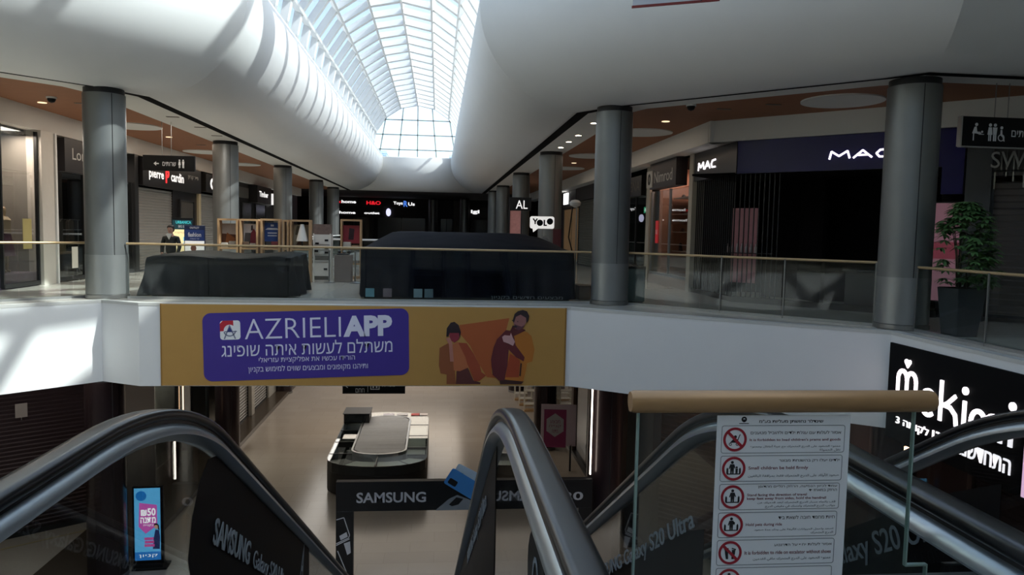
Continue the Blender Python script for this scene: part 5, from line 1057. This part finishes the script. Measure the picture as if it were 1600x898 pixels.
# lit poster boards
pf = Fr((-7.05, 21.5, 0), (1, .06, 0)); t = thing('poster_board', 'tall yellow sale poster with dark teal header and blue number', 'poster', (-7.05, 21.5, 0)); pw = lambda n, c, e=.42: mat(n, c, .5, emit=e, var=.04)
MB(pf).box(-.28, .28, .0, 1.82, -.05, 0).build('case', black, t, bevel=.005); MB(pf).box(-.26, .26, .25, 1.5, 0, .004).build('face', pw('poster yellow', 'ead9a2'), t, smooth=False); MB(pf).box(-.26, .26, 1.5, 1.76, 0, .004).build('header', pw('poster teal', '12353c', .2), t, smooth=False)
lettering('lettering', pf, pw('poster cyan', '3fb2b8'), t, ('URBANICA', -.17, .23, 1.66, 1.74, dict(bold=.02)), d=.004, th=.001); lettering('lettering', pf, pw('poster white', 'f0efe8'), t, ('BIG SALE', -.1, .16, 1.55, 1.62), d=.004, th=.001); lettering('lettering', pf, pw('poster sky', '2aa0d8'), t, ('50', .02, .22, 1.08, 1.3, dict(bold=.03)), d=.004, th=.001); lettering('lettering', pf, pw('poster ochre', '9a8a58'), t, ('כל הקולקציה', -.2, .2, 1.38, 1.44), d=.004, th=.001)
MB(pf).box(-.2, -.06, .3, .85, .004, .006).build('printed_figure', pw('poster blush', 'd9b0b8', .3), t, smooth=False); MB(pf).box(0, .14, .3, .85, .004, .006).build('printed_figure', pw('poster straw', 'c9ba7a', .3), t, smooth=False)
pf = Fr((-6.6, 21.1, 0), (1, .05, 0)); t = thing('poster_board', 'white poster with navy header and child in brown, beside the yellow poster', 'poster', (-6.6, 21.1, 0))
MB(pf).box(-.27, .27, .0, 1.62, -.05, 0).build('case', mat('navy case', '1c2644', .4), t, bevel=.005); MB(pf).box(-.25, .25, .2, 1.2, 0, .004).build('face', pw('poster paper', 'e9e6df'), t, smooth=False); MB(pf).box(-.25, .25, 1.2, 1.5, 0, .004).build('header', pw('poster navy', '1c2c58', .3), t, smooth=False)
lettering('lettering', pf, pw('poster white', 'f0efe8'), t, ('fashion', -.17, .17, 1.31, 1.43, dict(bold=.03)), ('לכל המשפחה', -.12, .12, 1.24, 1.28), d=.004, th=.001); lettering('lettering', pf, pw('poster white', 'f0efe8'), t, ('OUTLET', -.12, .12, 1.53, 1.58), d=.0, th=.004)
b = MB(pf); b.prism(circ(-.03, 1.0, .075, 18, .085), .004, .006); b.prism([(-.13, .45), (.12, .45), (.13, .7), (.06, .9), (-.1, .9), (-.15, .7)], .004, .0055); b.build('printed_child', pw('poster brown', '6a4438', .25), t, smooth=False)

# ================================================================ PERSON BESIDE THE YELLOW POSTER
def skinned(name, pts, edges, m, parent, sub=2):
    me = bpy.data.meshes.new(name); inv = WORLD[parent.name].inverted(); me.from_pydata([tuple(inv @ Vector(p[:3])) for p in pts], edges, []); o = bpy.data.objects.new(name, me); COL.objects.link(o); o.parent = parent; WORLD[o.name] = WORLD[parent.name]
    md = o.modifiers.new('skin', 'SKIN'); md.use_smooth_shade = True; md.branch_smoothing = .6
    for i, sv in enumerate(me.skin_vertices[0].data):
        r = pts[i][3]; sv.radius = r if isinstance(r, tuple) else (r, r); sv.use_root = (i == 0)
    s_ = o.modifiers.new('sub', 'SUBSURF'); s_.levels = s_.render_levels = sub; me.materials.append(m); return o
px, py = -6.95, 20.3
pn = thing('person', 'person standing in a dark jacket over a white collar beside the yellow poster', 'person', (px, py, 0))
skin = mat('skin', 'a97f6c', .55, var=.05)
def q(x, y, z, r): return (px+x, py+y, z, r)
bp = [q(0, 0, .88, .11), q(0, .01, 1.05, .10), q(0, .01, 1.22, .11), q(0, .01, 1.30, .08), q(0, 0, 1.40, .048), q(0, -.02, 1.46, .062), q(0, -.025, 1.53, .082), q(0, -.01, 1.59, .06),
      q(.155, .01, 1.28, .042), q(.22, .01, 1.06, .036), q(.19, -.10, .86, .035), q(.18, -.13, .80, .03), q(-.155, .01, 1.28, .042), q(-.22, .01, 1.06, .036), q(-.19, -.10, .86, .035), q(-.18, -.13, .80, .03),
      q(.09, 0, .80, .10), q(.095, -.01, .46, .065), q(.10, .01, .09, .045), q(.105, -.12, .035, .035), q(-.09, 0, .80, .10), q(-.095, -.01, .46, .065), q(-.10, .01, .09, .045), q(-.105, -.12, .035, .035)]
be = [(0, 1), (1, 2), (2, 3), (3, 4), (4, 5), (5, 6), (6, 7), (3, 8), (8, 9), (9, 10), (10, 11), (3, 12), (12, 13), (13, 14), (14, 15), (0, 16), (16, 17), (17, 18), (18, 19), (0, 20), (20, 21), (21, 22), (22, 23)]
for sx, w in ((1, 11), (-1, 15)):
    for i, (dx, dy, L) in enumerate(((-.022, -.01, .075), (-.008, -.014, .085), (.007, -.012, .08), (.02, -.006, .065), (-.03, -.03, .045))):
        k = len(bp); bp += [q(sx*(.18+dx), -.135+dy, .765, .0095), q(sx*(.18+dx), -.14+dy*1.8, .765-L, .0085)]; be += [(w, k), (k, k+1)]
skinned('body', bp, be, skin, pn)
jk = mat('dark jacket', '191c1a', .7, var=.1); tr_ = mat('black trousers', '111214', .7)
skinned('jacket', [q(0, .0, .82, .15), q(0, .01, 1.05, .135), q(0, .015, 1.22, .148), q(0, .015, 1.31, .115), q(0, .02, 1.36, .07), q(.165, .01, 1.285, .072), q(.22, .01, 1.06, .054), q(.195, -.09, .88, .045), q(-.165, .01, 1.285, .072), q(-.22, .01, 1.06, .054), q(-.195, -.09, .88, .045)],
        [(0, 1), (1, 2), (2, 3), (3, 4), (3, 5), (5, 6), (6, 7), (3, 8), (8, 9), (9, 10)], jk, pn)
skinned('trousers', [q(0, 0, .86, .14), q(.095, 0, .78, .115), q(.10, -.01, .46, .085), q(.10, .01, .10, .07), q(-.095, 0, .78, .115), q(-.10, -.01, .46, .085), q(-.10, .01, .10, .07)], [(0, 1), (1, 2), (2, 3), (0, 4), (4, 5), (5, 6)], tr_, pn)
f = Fr((px, py-.135, 0), (1, 0, 0)); b = MB(f); b.prism([(-.075, 1.385), (0, 1.24), (.075, 1.385), (.04, 1.40), (-.04, 1.40)], -.02, .012); b.build('collar', mat('white collar', 'c9c6bf', .7), pn)
b = MB(); b.ball((px, py+.012, 1.555), .1, 18, 10, (.92, .98, .72)); b.ball((px, py+.05, 1.50), .085, 16, 8, (.95, .75, .95)); b.build('hair', mat('dark hair', '1d1512', .6), pn)
for sx in (-1, 1): b = MB(); b.lathe((px+sx*.105, py-.04), [(.05, .0), (.052, .03), (.048, .08), (.03, .1)], 14); b.build('shoe', black, pn)
b = MB()
for sx in (-1, 1): b.ball((px+sx*.03, py-.102, 1.515), .008, 8, 6)
b.box(px-.02, px+.02, py-.1, py-.094, 1.455, 1.461); b.build('face_features', mat('dark features', '2a1a18', .5), pn)
b = MB(); b.ball((px, py-.108, 1.488), .014, 10, 6, (.8, 1, 1.3)); b.build('nose', skin, pn)
# mannequin in the far left window
mq = thing('mannequin', 'pale mannequin in a cream top and mauve skirt in the far left shop window', 'mannequin', (-10.62, 19.5, .35)); px, py = -10.62, 19.5
sk2 = mat('mannequin cream', 'c0aa8c', .5)
skinned('body', [(px, py, z+.35, r) for z, r in ((.95, .12), (1.15, .10), (1.32, .115), (1.4, .05), (1.47, .06), (1.56, .075), (1.64, .05))] + [(px, py+.17, 1.68, .05), (px, py+.22, 1.4, .04), (px+.05, py+.2, 1.15, .03), (px, py-.17, 1.68, .05), (px, py-.22, 1.4, .04), (px+.05, py-.2, 1.15, .03), (px, py+.08, 1.15, .08), (px, py+.08, .8, .06), (px, py+.08, .42, .04), (px+.1, py+.08, .385, .03), (px, py-.08, 1.15, .08), (px, py-.08, .8, .06), (px, py-.08, .42, .04), (px+.1, py-.08, .385, .03)],
        [(0, 1), (1, 2), (2, 3), (3, 4), (4, 5), (5, 6), (2, 7), (7, 8), (8, 9), (2, 10), (10, 11), (11, 12), (0, 13), (13, 14), (14, 15), (15, 16), (0, 17), (17, 18), (18, 19), (19, 20)], sk2, mq)
b = MB(); b.lathe((px, py), [(.14, 1.36), (.19, 1.1), (.24, .8), (.25, .78)], 20); b.build('skirt', mat('mauve skirt', '6a5360', .8, var=.2), mq)
b = MB(); b.lathe((px, py), [(.16, 1.33), (.15, 1.5), (.16, 1.66), (.09, 1.74)], 20); b.build('top', mat('cream knit', 'b8a98e', .8), mq)

# ================================================================ RIGHT-HAND OBJECTS ON THE UPPER FLOOR
bnm = mat('grey green bin', '5e6a66', .45, .2, var=.08)
bi = thing('litter_bin', 'grey green square litter bin with a black top behind the right glass railing', 'bin', (4.65, 17.75, 0))
b = MB(); b.prism(rrect(4.33, 4.97, 17.45, 18.05, .06), .02, .80); b.build('body', bnm, bi); b = MB(); b.prism(rrect(4.36, 4.94, 17.48, 18.02, .06), 0, .02); b.build('foot', black, bi); b = MB(); b.ring(rrect(4.48, 4.82, 17.58, 17.92, .08), rrect(4.32, 4.98, 17.44, 18.06, .07), .80, .86); b.build('rim', black, bi)
rows = [[(4.65+r*cos(2*pi*k/20)*(1+.1*sin(5*k)), 17.75+r*sin(2*pi*k/20), .80+h+.02*sin(3.1*k)) for k in range(20)] for r, h in ((.20, .02), (.19, .06), (.12, .09), (.01, .10))]
MB().grid(rows, True).build('liner', mat('black liner', '101012', .3), bi)
# potted plant
random.seed(5); PX, PY = 8.98, 12.05+.0
PX, PY = 8.98, 11.98
pt = thing('potted_plant', 'bushy dark green umbrella plant in a tall charcoal planter at right', 'potted plant', (PX, PY, 0))
b = MB(); n = rrect(PX-.2, PX+.2, PY-.2, PY+.2, .03); o_ = rrect(PX-.27, PX+.27, PY-.27, PY+.27, .03); b.prism(n, 0, .82, o_); b.build('planter', mat('charcoal planter', '35383c', .45, var=.06), pt); b = MB(); b.prism(rrect(PX-.255, PX+.255, PY-.255, PY+.255, .03), .815, .826); b.build('soil', mat('soil', '241b14', .9), pt)
st = MB(); lf = MB(); stems = []
for i in range(7):
    a = 2*pi*i/7+random.uniform(-.3, .3); h = random.uniform(.7, 1.25); r = random.uniform(.08, .26)
    p = [(PX+.08*cos(a), PY+.08*sin(a), .8), (PX+(.08+r*.4)*cos(a), PY+(.08+r*.4)*sin(a), .8+h*.5), (PX+(.08+r)*cos(a), PY+(.08+r)*sin(a), .8+h)]; st.tube(p, [.014, .011, .006], 6); stems.append(p)
st.build('stem', mat('stem brown', '3c3422', .7), pt)
def leaf(c, dr, up, L, w):
    dr = Vector(dr).normalized(); sd = dr.cross(Vector(up)).normalized(); nn = sd.cross(dr).normalized(); rows = []
    for k in range(5):
        u = k/4; ww = w*sin(pi*min(.97, u*.92+.06))*.5; dp = -L*.28*u*u; c2 = Vector(c)+dr*L*u+Vector((0, 0, dp)); rows.append([tuple(c2-sd*ww), tuple(c2-nn*.004), tuple(c2+sd*ww)])
    lf.grid(rows)
cl = 0
while cl < 330:
    z = random.uniform(.85, 2.3); t_ = (z-.85)/1.45; rr = (.24+.30*sin(pi*min(1, t_*.8+.22)))*(1.0 if z < 2.0 else 1.0-(z-2.0)*1.6)
    a = random.uniform(0, 2*pi); r = rr*sqrt(random.uniform(.25, 1)); c = Vector((PX+r*cos(a), PY+r*sin(a), z)); cl += 1
    if c.x < 8.72 or (c.y > 12.3 and z < 4.4): continue
    for k in range(8):
        b_ = 2*pi*k/8+random.uniform(-.2, .2); leaf(c, (cos(b_)+.4*cos(a), sin(b_)+.4*sin(a), random.uniform(-.35, .15)), (0, 0, 1), random.uniform(.12, .18), random.uniform(.045, .062))
lf.build('foliage', mat('dark glossy leaves', '567a47', .35, var=.35, scale=5), pt)
# teal promotional stand under a dark cloth, at the frame edge
te = thing('promotion_stand', 'pale stand with a teal wave print partly under a dark cloth at the right edge', 'stand', (9.3, 9.55, 0))
MB().box(8.98, 9.62, 9.0, 9.95, .03, .78).build('body', mat('pale stand board', 'a9b6ba', .5), te, bevel=.01)
b = MB(Fr((8.979, 0, 0), (0, -1, 0))); b.prism([(-9.94, .06), (-9.02, .06), (-9.02, .42)] + [(-9.02-.92*k/10, .34+.06*sin(k*1.1)) for k in range(11)], 0, .004); b.build('printed_wave', mat('teal wave', '2a6f80', .4, var=.3, scale=6), te, smooth=False)
b = MB(Fr((0, 9.951, 0), (-1, 0, 0))); b.prism([(-9.6, .06), (-9.0, .06), (-9.0, .4), (-9.3, .34), (-9.6, .42)], 0, .004); b.build('printed_wave', mat('teal wave', '2a6f80', .4, var=.3, scale=6), te, smooth=False)
rows = [[(9.3+(x-9.3)*f, 9.47+(y-9.47)*f, z) for x, y in ((8.94, 8.95), (8.94, 9.47), (8.94, 10.0), (9.3, 10.0), (9.66, 10.0), (9.66, 9.47), (9.66, 8.95), (9.3, 8.95))] for f, z in ((.05, .98), (.7, .96), (1, .9), (1.05, .62))]
rows[-1] = [(x, y, z+(.3 if i in (1, 2) else -.1 if i in (3,) else 0)) for i, (x, y, z) in enumerate(rows[-1])]
MB().grid(rows, True).build('cloth', clb, te, ang=60); MB().box(9.0, 9.6, 9.02, 9.93, .78, .95).build('top_box', charcoal, te, bevel=.02); MB().box(9.02, 9.58, 9.04, 9.9, 0, .03).build('foot', charcoal, te, smooth=False)
# speech bubble sign on a post
yo = thing('stand_sign', 'white speech bubble sign with round black letters on a thin post behind the navy stall', 'sign', (3.04, 22.0, 0)); fy = Fr((0, 21.97, 0), (1, 0, 0))
b = MB(fy); b.prism(rrect(2.70, 3.42, 1.74, 2.10, .06), -.06, 0); b.prism([(2.78, 1.75), (2.95, 1.75), (2.80, 1.63)][::-1], -.05, -.005); b.build('board', mat('bubble white', 'ece8e2', .5, emit=.55), yo, smooth=False)
b = MB(fy); ls = b; stroke([(2.79, 2.03), (2.85, 1.945)], .042, 0, .004); stroke([(2.91, 2.03), (2.85, 1.945)], .042, 0, .004); stroke([(2.85, 1.95), (2.85, 1.875)], .042, 0, .004); b.prism(circ(2.99, 1.91, .095, 24), 0, .004); b.box(3.10, 3.145, 1.82, 2.0, 0, .004); b.box(3.10, 3.20, 1.82, 1.86, 0, .004); b.prism(circ(3.29, 1.955, .095, 24), 0, .004); b.build('lettering', black, yo, smooth=False)
b = MB(fy); b.box(3.0, 3.08, .02, 1.74, -.05, -.02); b.build('post', mat('pale post', 'a39d94', .5), yo, smooth=False); b = MB(); b.lathe((3.04, 22.0), [(.22, 0), (.22, .02)], 24); b.build('foot', charcoal, yo)
b = MB(Fr((3.19, 21.99, 1.4), (1, 0, 0))); b.ring(circ(0, 0, .06, 20), circ(0, 0, .13, 24), -.04, .0); b.prism(circ(0, 0, .05, 16), -.03, -.01); tag(b.build('wall_clock_disc', mat('grey disc', '8a8782', .4)), 'small grey round disc fixed to the post below the speech bubble sign', 'disc')
# tall lamp stand
lp = thing('floor_lamp', 'tall lamp stand with silver pole, slanting black pole and pale head', 'lamp', (4.18, 22.6, 0))
b = MB(); b.lathe((4.18, 22.6), [(.26, 0), (.26, .02), (.06, .05)], 28); b.build('base', black, lp); MB().tube([(4.2, 22.6, .04), (4.2, 22.6, 2.45)], .022, 10).build('pole', steel, lp); MB().tube([(4.14, 22.6, .9), (3.97, 22.6, 1.5), (4.08, 22.6, 2.5)], .02, 8).build('slanting_pole', black, lp); MB().tube([(4.14, 22.6, .05), (4.14, 22.6, .9)], .02, 8).build('slanting_pole', black, lp)
b = MB(); b.lathe((4.14, 22.55), [(.02, 2.40), (.15, 2.46), (.18, 2.55), (.12, 2.62), (.03, 2.64)], 20); b.build('lamp_head', mat('lamp head', 'b9b6b0', .4), lp)
rd = thing('roll_banner', 'dark red narrow banner stand beside the tall lamp stand', 'banner stand', (3.9, 24.5, 0)); MB().box(3.78, 4.05, 24.48, 24.5, .06, 1.75).build('banner', mat('dark red print', '4e1a1e', .6, var=.2), rd, smooth=False); MB().box(3.76, 4.07, 24.4, 24.58, 0, .06).build('base', charcoal, rd, smooth=False)
bb = thing('low_crate', 'tan low crate on the floor right of the navy stall', 'crate', (3.75, 18.2, 0)); MB().box(3.45, 4.0, 17.95, 18.5, 0, .32).build('body', mat('tan crate', '6f5744', .6, var=.1), bb, bevel=.01); MB().box(3.43, 4.02, 17.93, 18.52, .32, .35).build('lid', mat('tan lid', '5e4a3a', .6), bb, bevel=.006)
pn2 = MB(); pn2.box(2.75, 3.15, 28.7, 28.76, .0, 2.44); tag(pn2.build('lit_panel', mat('dim rose panel', '9a6a64', .5, emit=.25, var=.4, scale=9), smooth=False), 'rose tinted display panel behind the left side of the speech bubble sign', 'panel')
sgA = thing('shop_sign', 'black sign with white capital letters above the speech bubble sign', 'sign', (2.9, 28.6, 2.45)); MB(Fr((0, 28.6, 0), (1, 0, 0))).box(2.7, 3.55, 2.45, 2.95, -.1, 0).build('panel', dkf, sgA, smooth=False); lettering('lettering', Fr((0, 28.6, 0), (1, 0, 0)), wl2, sgA, ('AL', 2.95, 3.4, 2.52, 2.84), d=0); MB().box(2.70, 2.74, 28.61, 28.69, 0, 2.45).build('leg', charcoal, sgA, smooth=False); MB().box(3.16, 3.2, 28.61, 28.69, 0, 2.45).build('leg', charcoal, sgA, smooth=False)

# ================================================================ HANGING SIGNS, CEILING FITTINGS
def man_icon(b, a, z, s, skirt=False):
    b.prism(circ(a, z+.86*s, .09*s, 14), 0, .003); w = .13*s
    if skirt: b.prism([(a-w*.7, z+.74*s), (a+w*.7, z+.74*s), (a+w*1.1, z+.34*s), (a-w*1.1, z+.34*s)][::-1], 0, .003); b.box(a-.08*s, a-.02*s, z, z+.34*s, 0, .003); b.box(a+.02*s, a+.08*s, z, z+.34*s, 0, .003)
    else: b.prism([(a-w, z+.74*s), (a+w, z+.74*s), (a+w*.75, z+.36*s), (a-w*.75, z+.36*s)][::-1], 0, .003); b.box(a-.09*s, a-.015*s, z, z+.36*s, 0, .003); b.box(a+.015*s, a+.09*s, z, z+.36*s, 0, .003)
fl = Fr((0, 22, 0), (1, 0, 0)); t = thing('direction_sign', 'black hanging toilet sign with a left arrow in front of the menswear shop', 'hanging sign', (-7.56, 22, 3.13)); MB(fl).box(-8.26, -6.86, 3.13, 3.56, -.08, 0).build('panel', black, t, smooth=False)
for a in (-7.75, -7.5): MB(fl).box(a-.006, a+.006, 3.56, 4.5, -.045, -.035).build('cable', steel, t, smooth=False)
lettering('lettering', fl, wlet, t, ('שרותים', -7.73, -7.37, 3.27, 3.38), d=0); b = MB(fl); b.prism([(-7.97, 3.33), (-7.9, 3.39), (-7.9, 3.345), (-7.83, 3.345), (-7.83, 3.315), (-7.9, 3.315), (-7.9, 3.27)][::-1], 0, .003); b.build('pictogram', wlet, t, smooth=False)
for x_, k_ in ((-7.27, True), (-7.17, False)): b = MB(fl); man_icon(b, x_, 3.22, .25, k_); b.build('pictogram', wlet, t, smooth=False)
KS = 1.28; fr_ = Fr((0, 12.8, 1.62*(1-KS)), (1, 0, 0)); fr_.u = Vector((KS, 0, 0)); fr_.v = Vector((0, 0, KS)); t = thing('direction_sign', 'black hanging toilet sign with baby, couple and wheelchair symbols at the right edge', 'hanging sign', (10.5, 12.8, 3.34)); MB(fr_).box(7.34, 9.2, 2.97, 3.385, -.09, 0).build('panel', black, t, smooth=False); MB(fr_).box(7.325, 7.345, 2.965, 3.39, -.1, .01).build('edge_profile', alu, t, smooth=False); MB(fr_).box(7.345, 9.2, 2.955, 2.97, -.1, .01).build('edge_profile', alu, t, smooth=False)
for a in (7.85, 8.05): MB(fr_).box(a-.005, a+.005, 3.385, 3.87, -.05, -.04).build('cable', steel, t, smooth=False)
b = MB(fr_); z = 3.05; b.prism(circ(7.56, z+.225, .023, 14), 0, .003); b.prism([(7.5, z+.10), (7.53, z+.19), (7.56, z+.2), (7.575, z+.13), (7.63, z+.10), (7.63, z+.085), (7.56, z+.10), (7.55, z+.1)][::-1], 0, .003); b.box(7.515, 7.53, z, z+.1, 0, .003); b.box(7.6, 7.68, z+.085, z+.095, 0, .003); b.prism(circ(7.65, z+.125, .016, 12), 0, .003); b.prism([(7.6, z+.095), (7.64, z+.095), (7.63, z+.115), (7.6, z+.13)], 0, .003)
b.build('pictogram', wlet, t, smooth=False)
for x_, k_ in ((7.77, True), (7.845, False)): b = MB(fr_); man_icon(b, x_, z, .26, k_); b.build('pictogram', wlet, t, smooth=False)
b = MB(fr_); b.ring(circ(7.945, z+.05, .038, 20), circ(7.945, z+.05, .05, 20), 0, .003); b.prism(circ(7.945, z+.19, .022, 14), 0, .003); b.prism([(7.93, z+.16), (7.955, z+.16), (7.96, z+.09), (7.99, z+.06), (8.0, z), (7.985, z), (7.965, z+.06), (7.93, z+.085)][::-1], 0, .003); b.build('pictogram', wlet, t, smooth=False)
lettering('lettering', fr_, wlet, t, ('שרותים', 8.1, 8.48, z+.07, z+.16), d=0)
for i, (x, y) in enumerate(((4.0, 19.4), (4.06, 21.9), (4.06, 23.5), (4.07, 25.1))):
    t = thing('downlight', ['lit ceiling downlight nearest the middle right column', 'second lit downlight beyond the middle right column', 'third lit downlight beyond the middle right column', 'fourth lit downlight, farthest along the right soffit'][i], 'downlight', (x, y, 4.47), 0, 'lit soffit downlights')
    b = MB(); b.ring(circ(x, y, .085, 24), circ(x, y, .11, 24), 4.485, 4.5); b.build('rim', white, t); b = MB(); b.cyl((x, y), .085, 4.488, 4.495, 24); b.build('lens', litw, t)
for i, (x, y) in enumerate(((-9.55, 19.3), (-8.85, 25.8), (-8.8, 33), (5.6, 24), (5.5, 30.5), (5.7, 18.7))):
    b = MB(); b.cyl((x, y), .1, 4.488, 4.5, 20); tag(b.build('downlight', mat('dim downlight', 'ffe2b8', .5, emit=.9, var=0)), ['dim downlight in the terracotta ceiling over the mannequin window', 'dim downlight over the menswear shop', 'dim downlight farther along the left ceiling', 'dim downlight over the teal shop', 'dim downlight farther along the right ceiling', 'dim downlight over the black cosmetics shop corner'][i], 'downlight', 'dim terracotta ceiling downlights')
for i, (x, y) in enumerate(((-8.9, 18.4), (5.5, 16.2))):
    t = thing('ceiling_camera', ['small dome camera under the near left ceiling panel', 'small dome camera under the near right ceiling panel'][i], 'camera', (x, y, 4.36)); b = MB(); b.cyl((x, y), .11, 4.46, 4.5, 20); b.build('mount', white2, t); b = MB(); b.lathe((x, y), [(.01, 4.36), (.06, 4.38), (.085, 4.42), (.09, 4.46)], 18); b.build('dome', black, t)
for i, (x, y) in enumerate(((-8.6, 19.2), (-8.5, 20.6), (6.4, 16.6), (7.2, 15.8), (-8.5, 28), (-7.1, 21), (-7.0, 23), (-7.1, 25))):
    b = MB(); b.box(x-.16, x+.16, y-.05, y+.05, 4.488, 4.5); tag(b.build('ceiling_vent', mat('vent grey', '6d6258', .6), smooth=False), 'small slot vent in the gallery ceiling', 'vent', 'ceiling slot vents')
hb = thing('hanging_banner', 'white hanging banner with a red lower edge just showing at the top of the picture', 'hanging banner', (2.8, 9, 4.38)); fh = Fr((0, 9, 0), (1, .1, 0)); MB(fh).prism([(2.36, 4.42), (2.36, 5.9), (3.5, 5.9), (3.5, 4.60)][::-1], -.01, .0).build('fabric', mat('banner white', 'd3d4d8', .6), hb, smooth=False); MB(fh).prism([(2.35, 4.40), (3.51, 4.58), (3.51, 4.61), (2.35, 4.43)], -.014, .004).build('hem', mat('hem red', '8a3a34', .6), hb, smooth=False)
for a in (2.6, 3.3): MB(fh).box(a-.004, a+.004, 5.9, 11.3, -.008, -.002).build('cable', steel, hb, smooth=False)
cbm = MB(); cbm.tube([(3.02, 8.7, 4.36), (3.06, 8.7, 4.42), (3.10, 8.7, 4.47), (3.14, 8.7, 4.40), (3.16, 8.7, 4.40), (3.165, 8.7, 4.46), (3.12, 8.7, 4.55), (3.1, 8.7, 6), (3.1, 8.7, 11.3)], .006, 6); tag(cbm.build('cable_loop', charcoal), 'loose dark cable loop hanging in front of the bulkhead at the top', 'cable')
# lights of the lower hall and of the upper galleries (ceiling lamps, plus added fill lamps)
def arealamp(name, x, y, z, sx, sy, e, c=(1, .88, .74)):
    l = bpy.data.lights.new(name, 'AREA'); l.shape = 'RECTANGLE'; l.size = sx; l.size_y = sy; l.energy = e; l.color = c; o = bpy.data.objects.new(name, l); COL.objects.link(o); o.location = (x, y, z)
arealamp('lower_hall_lamps', -1.6, 29, -1.8, 6, 6, 90)
arealamp('lower_hall_fill_far', -1.6, 42, -1.8, 6, 10, 260)  # added fill in the open void, stands in for skylight on the far floor
arealamp('lower_left_corridor_fill', -5.2, 33, -1.8, 1, 8, 50, (1, .94, .86))  # extra fill added to brighten the pale lower shutters
arealamp('lower_right_fill', 6.9, 15.0, -1.8, 1, 1, 40, (1, .85, .7))  # no fitting here, added to light the brown diagonal shutter
arealamp('lower_left_fill', -8.6, 17.5, -1.8, 3, 3, 22, (1, .92, .85))  # added ambient fill for the dark slatted shutter
arealamp('lower_shop_fill_left', -8.7, 25, -1.8, .5, 4, 150, (1, .95, .85))  # added behind the lower shop pane to lighten the wall
arealamp('gallery_lamps_left', -8.6, 28, 4.44, 1, 18, 80, (1, .82, .64))
arealamp('gallery_lamps_right', 5.6, 27, 4.44, 1, 16, 22, (1, .82, .64))
arealamp('shoe_shop_lamps', 8.1, 23.2, 3.85, .6, 3.4, 26, (1, .72, .6))
arealamp('gallery_fill_left_near', -6.9, 23, 4.44, 1, 4, 75, (1, .92, .82))  # added to brighten the display stands and the floor around them
arealamp('left_display_lamps', -10.5, 19.45, 3.8, .4, 1.2, 60, (1, .86, .74))
arealamp('left_shop_lamps', -11.9, 24, 3.8, 1.4, 3.4, 45, (1, .86, .74))
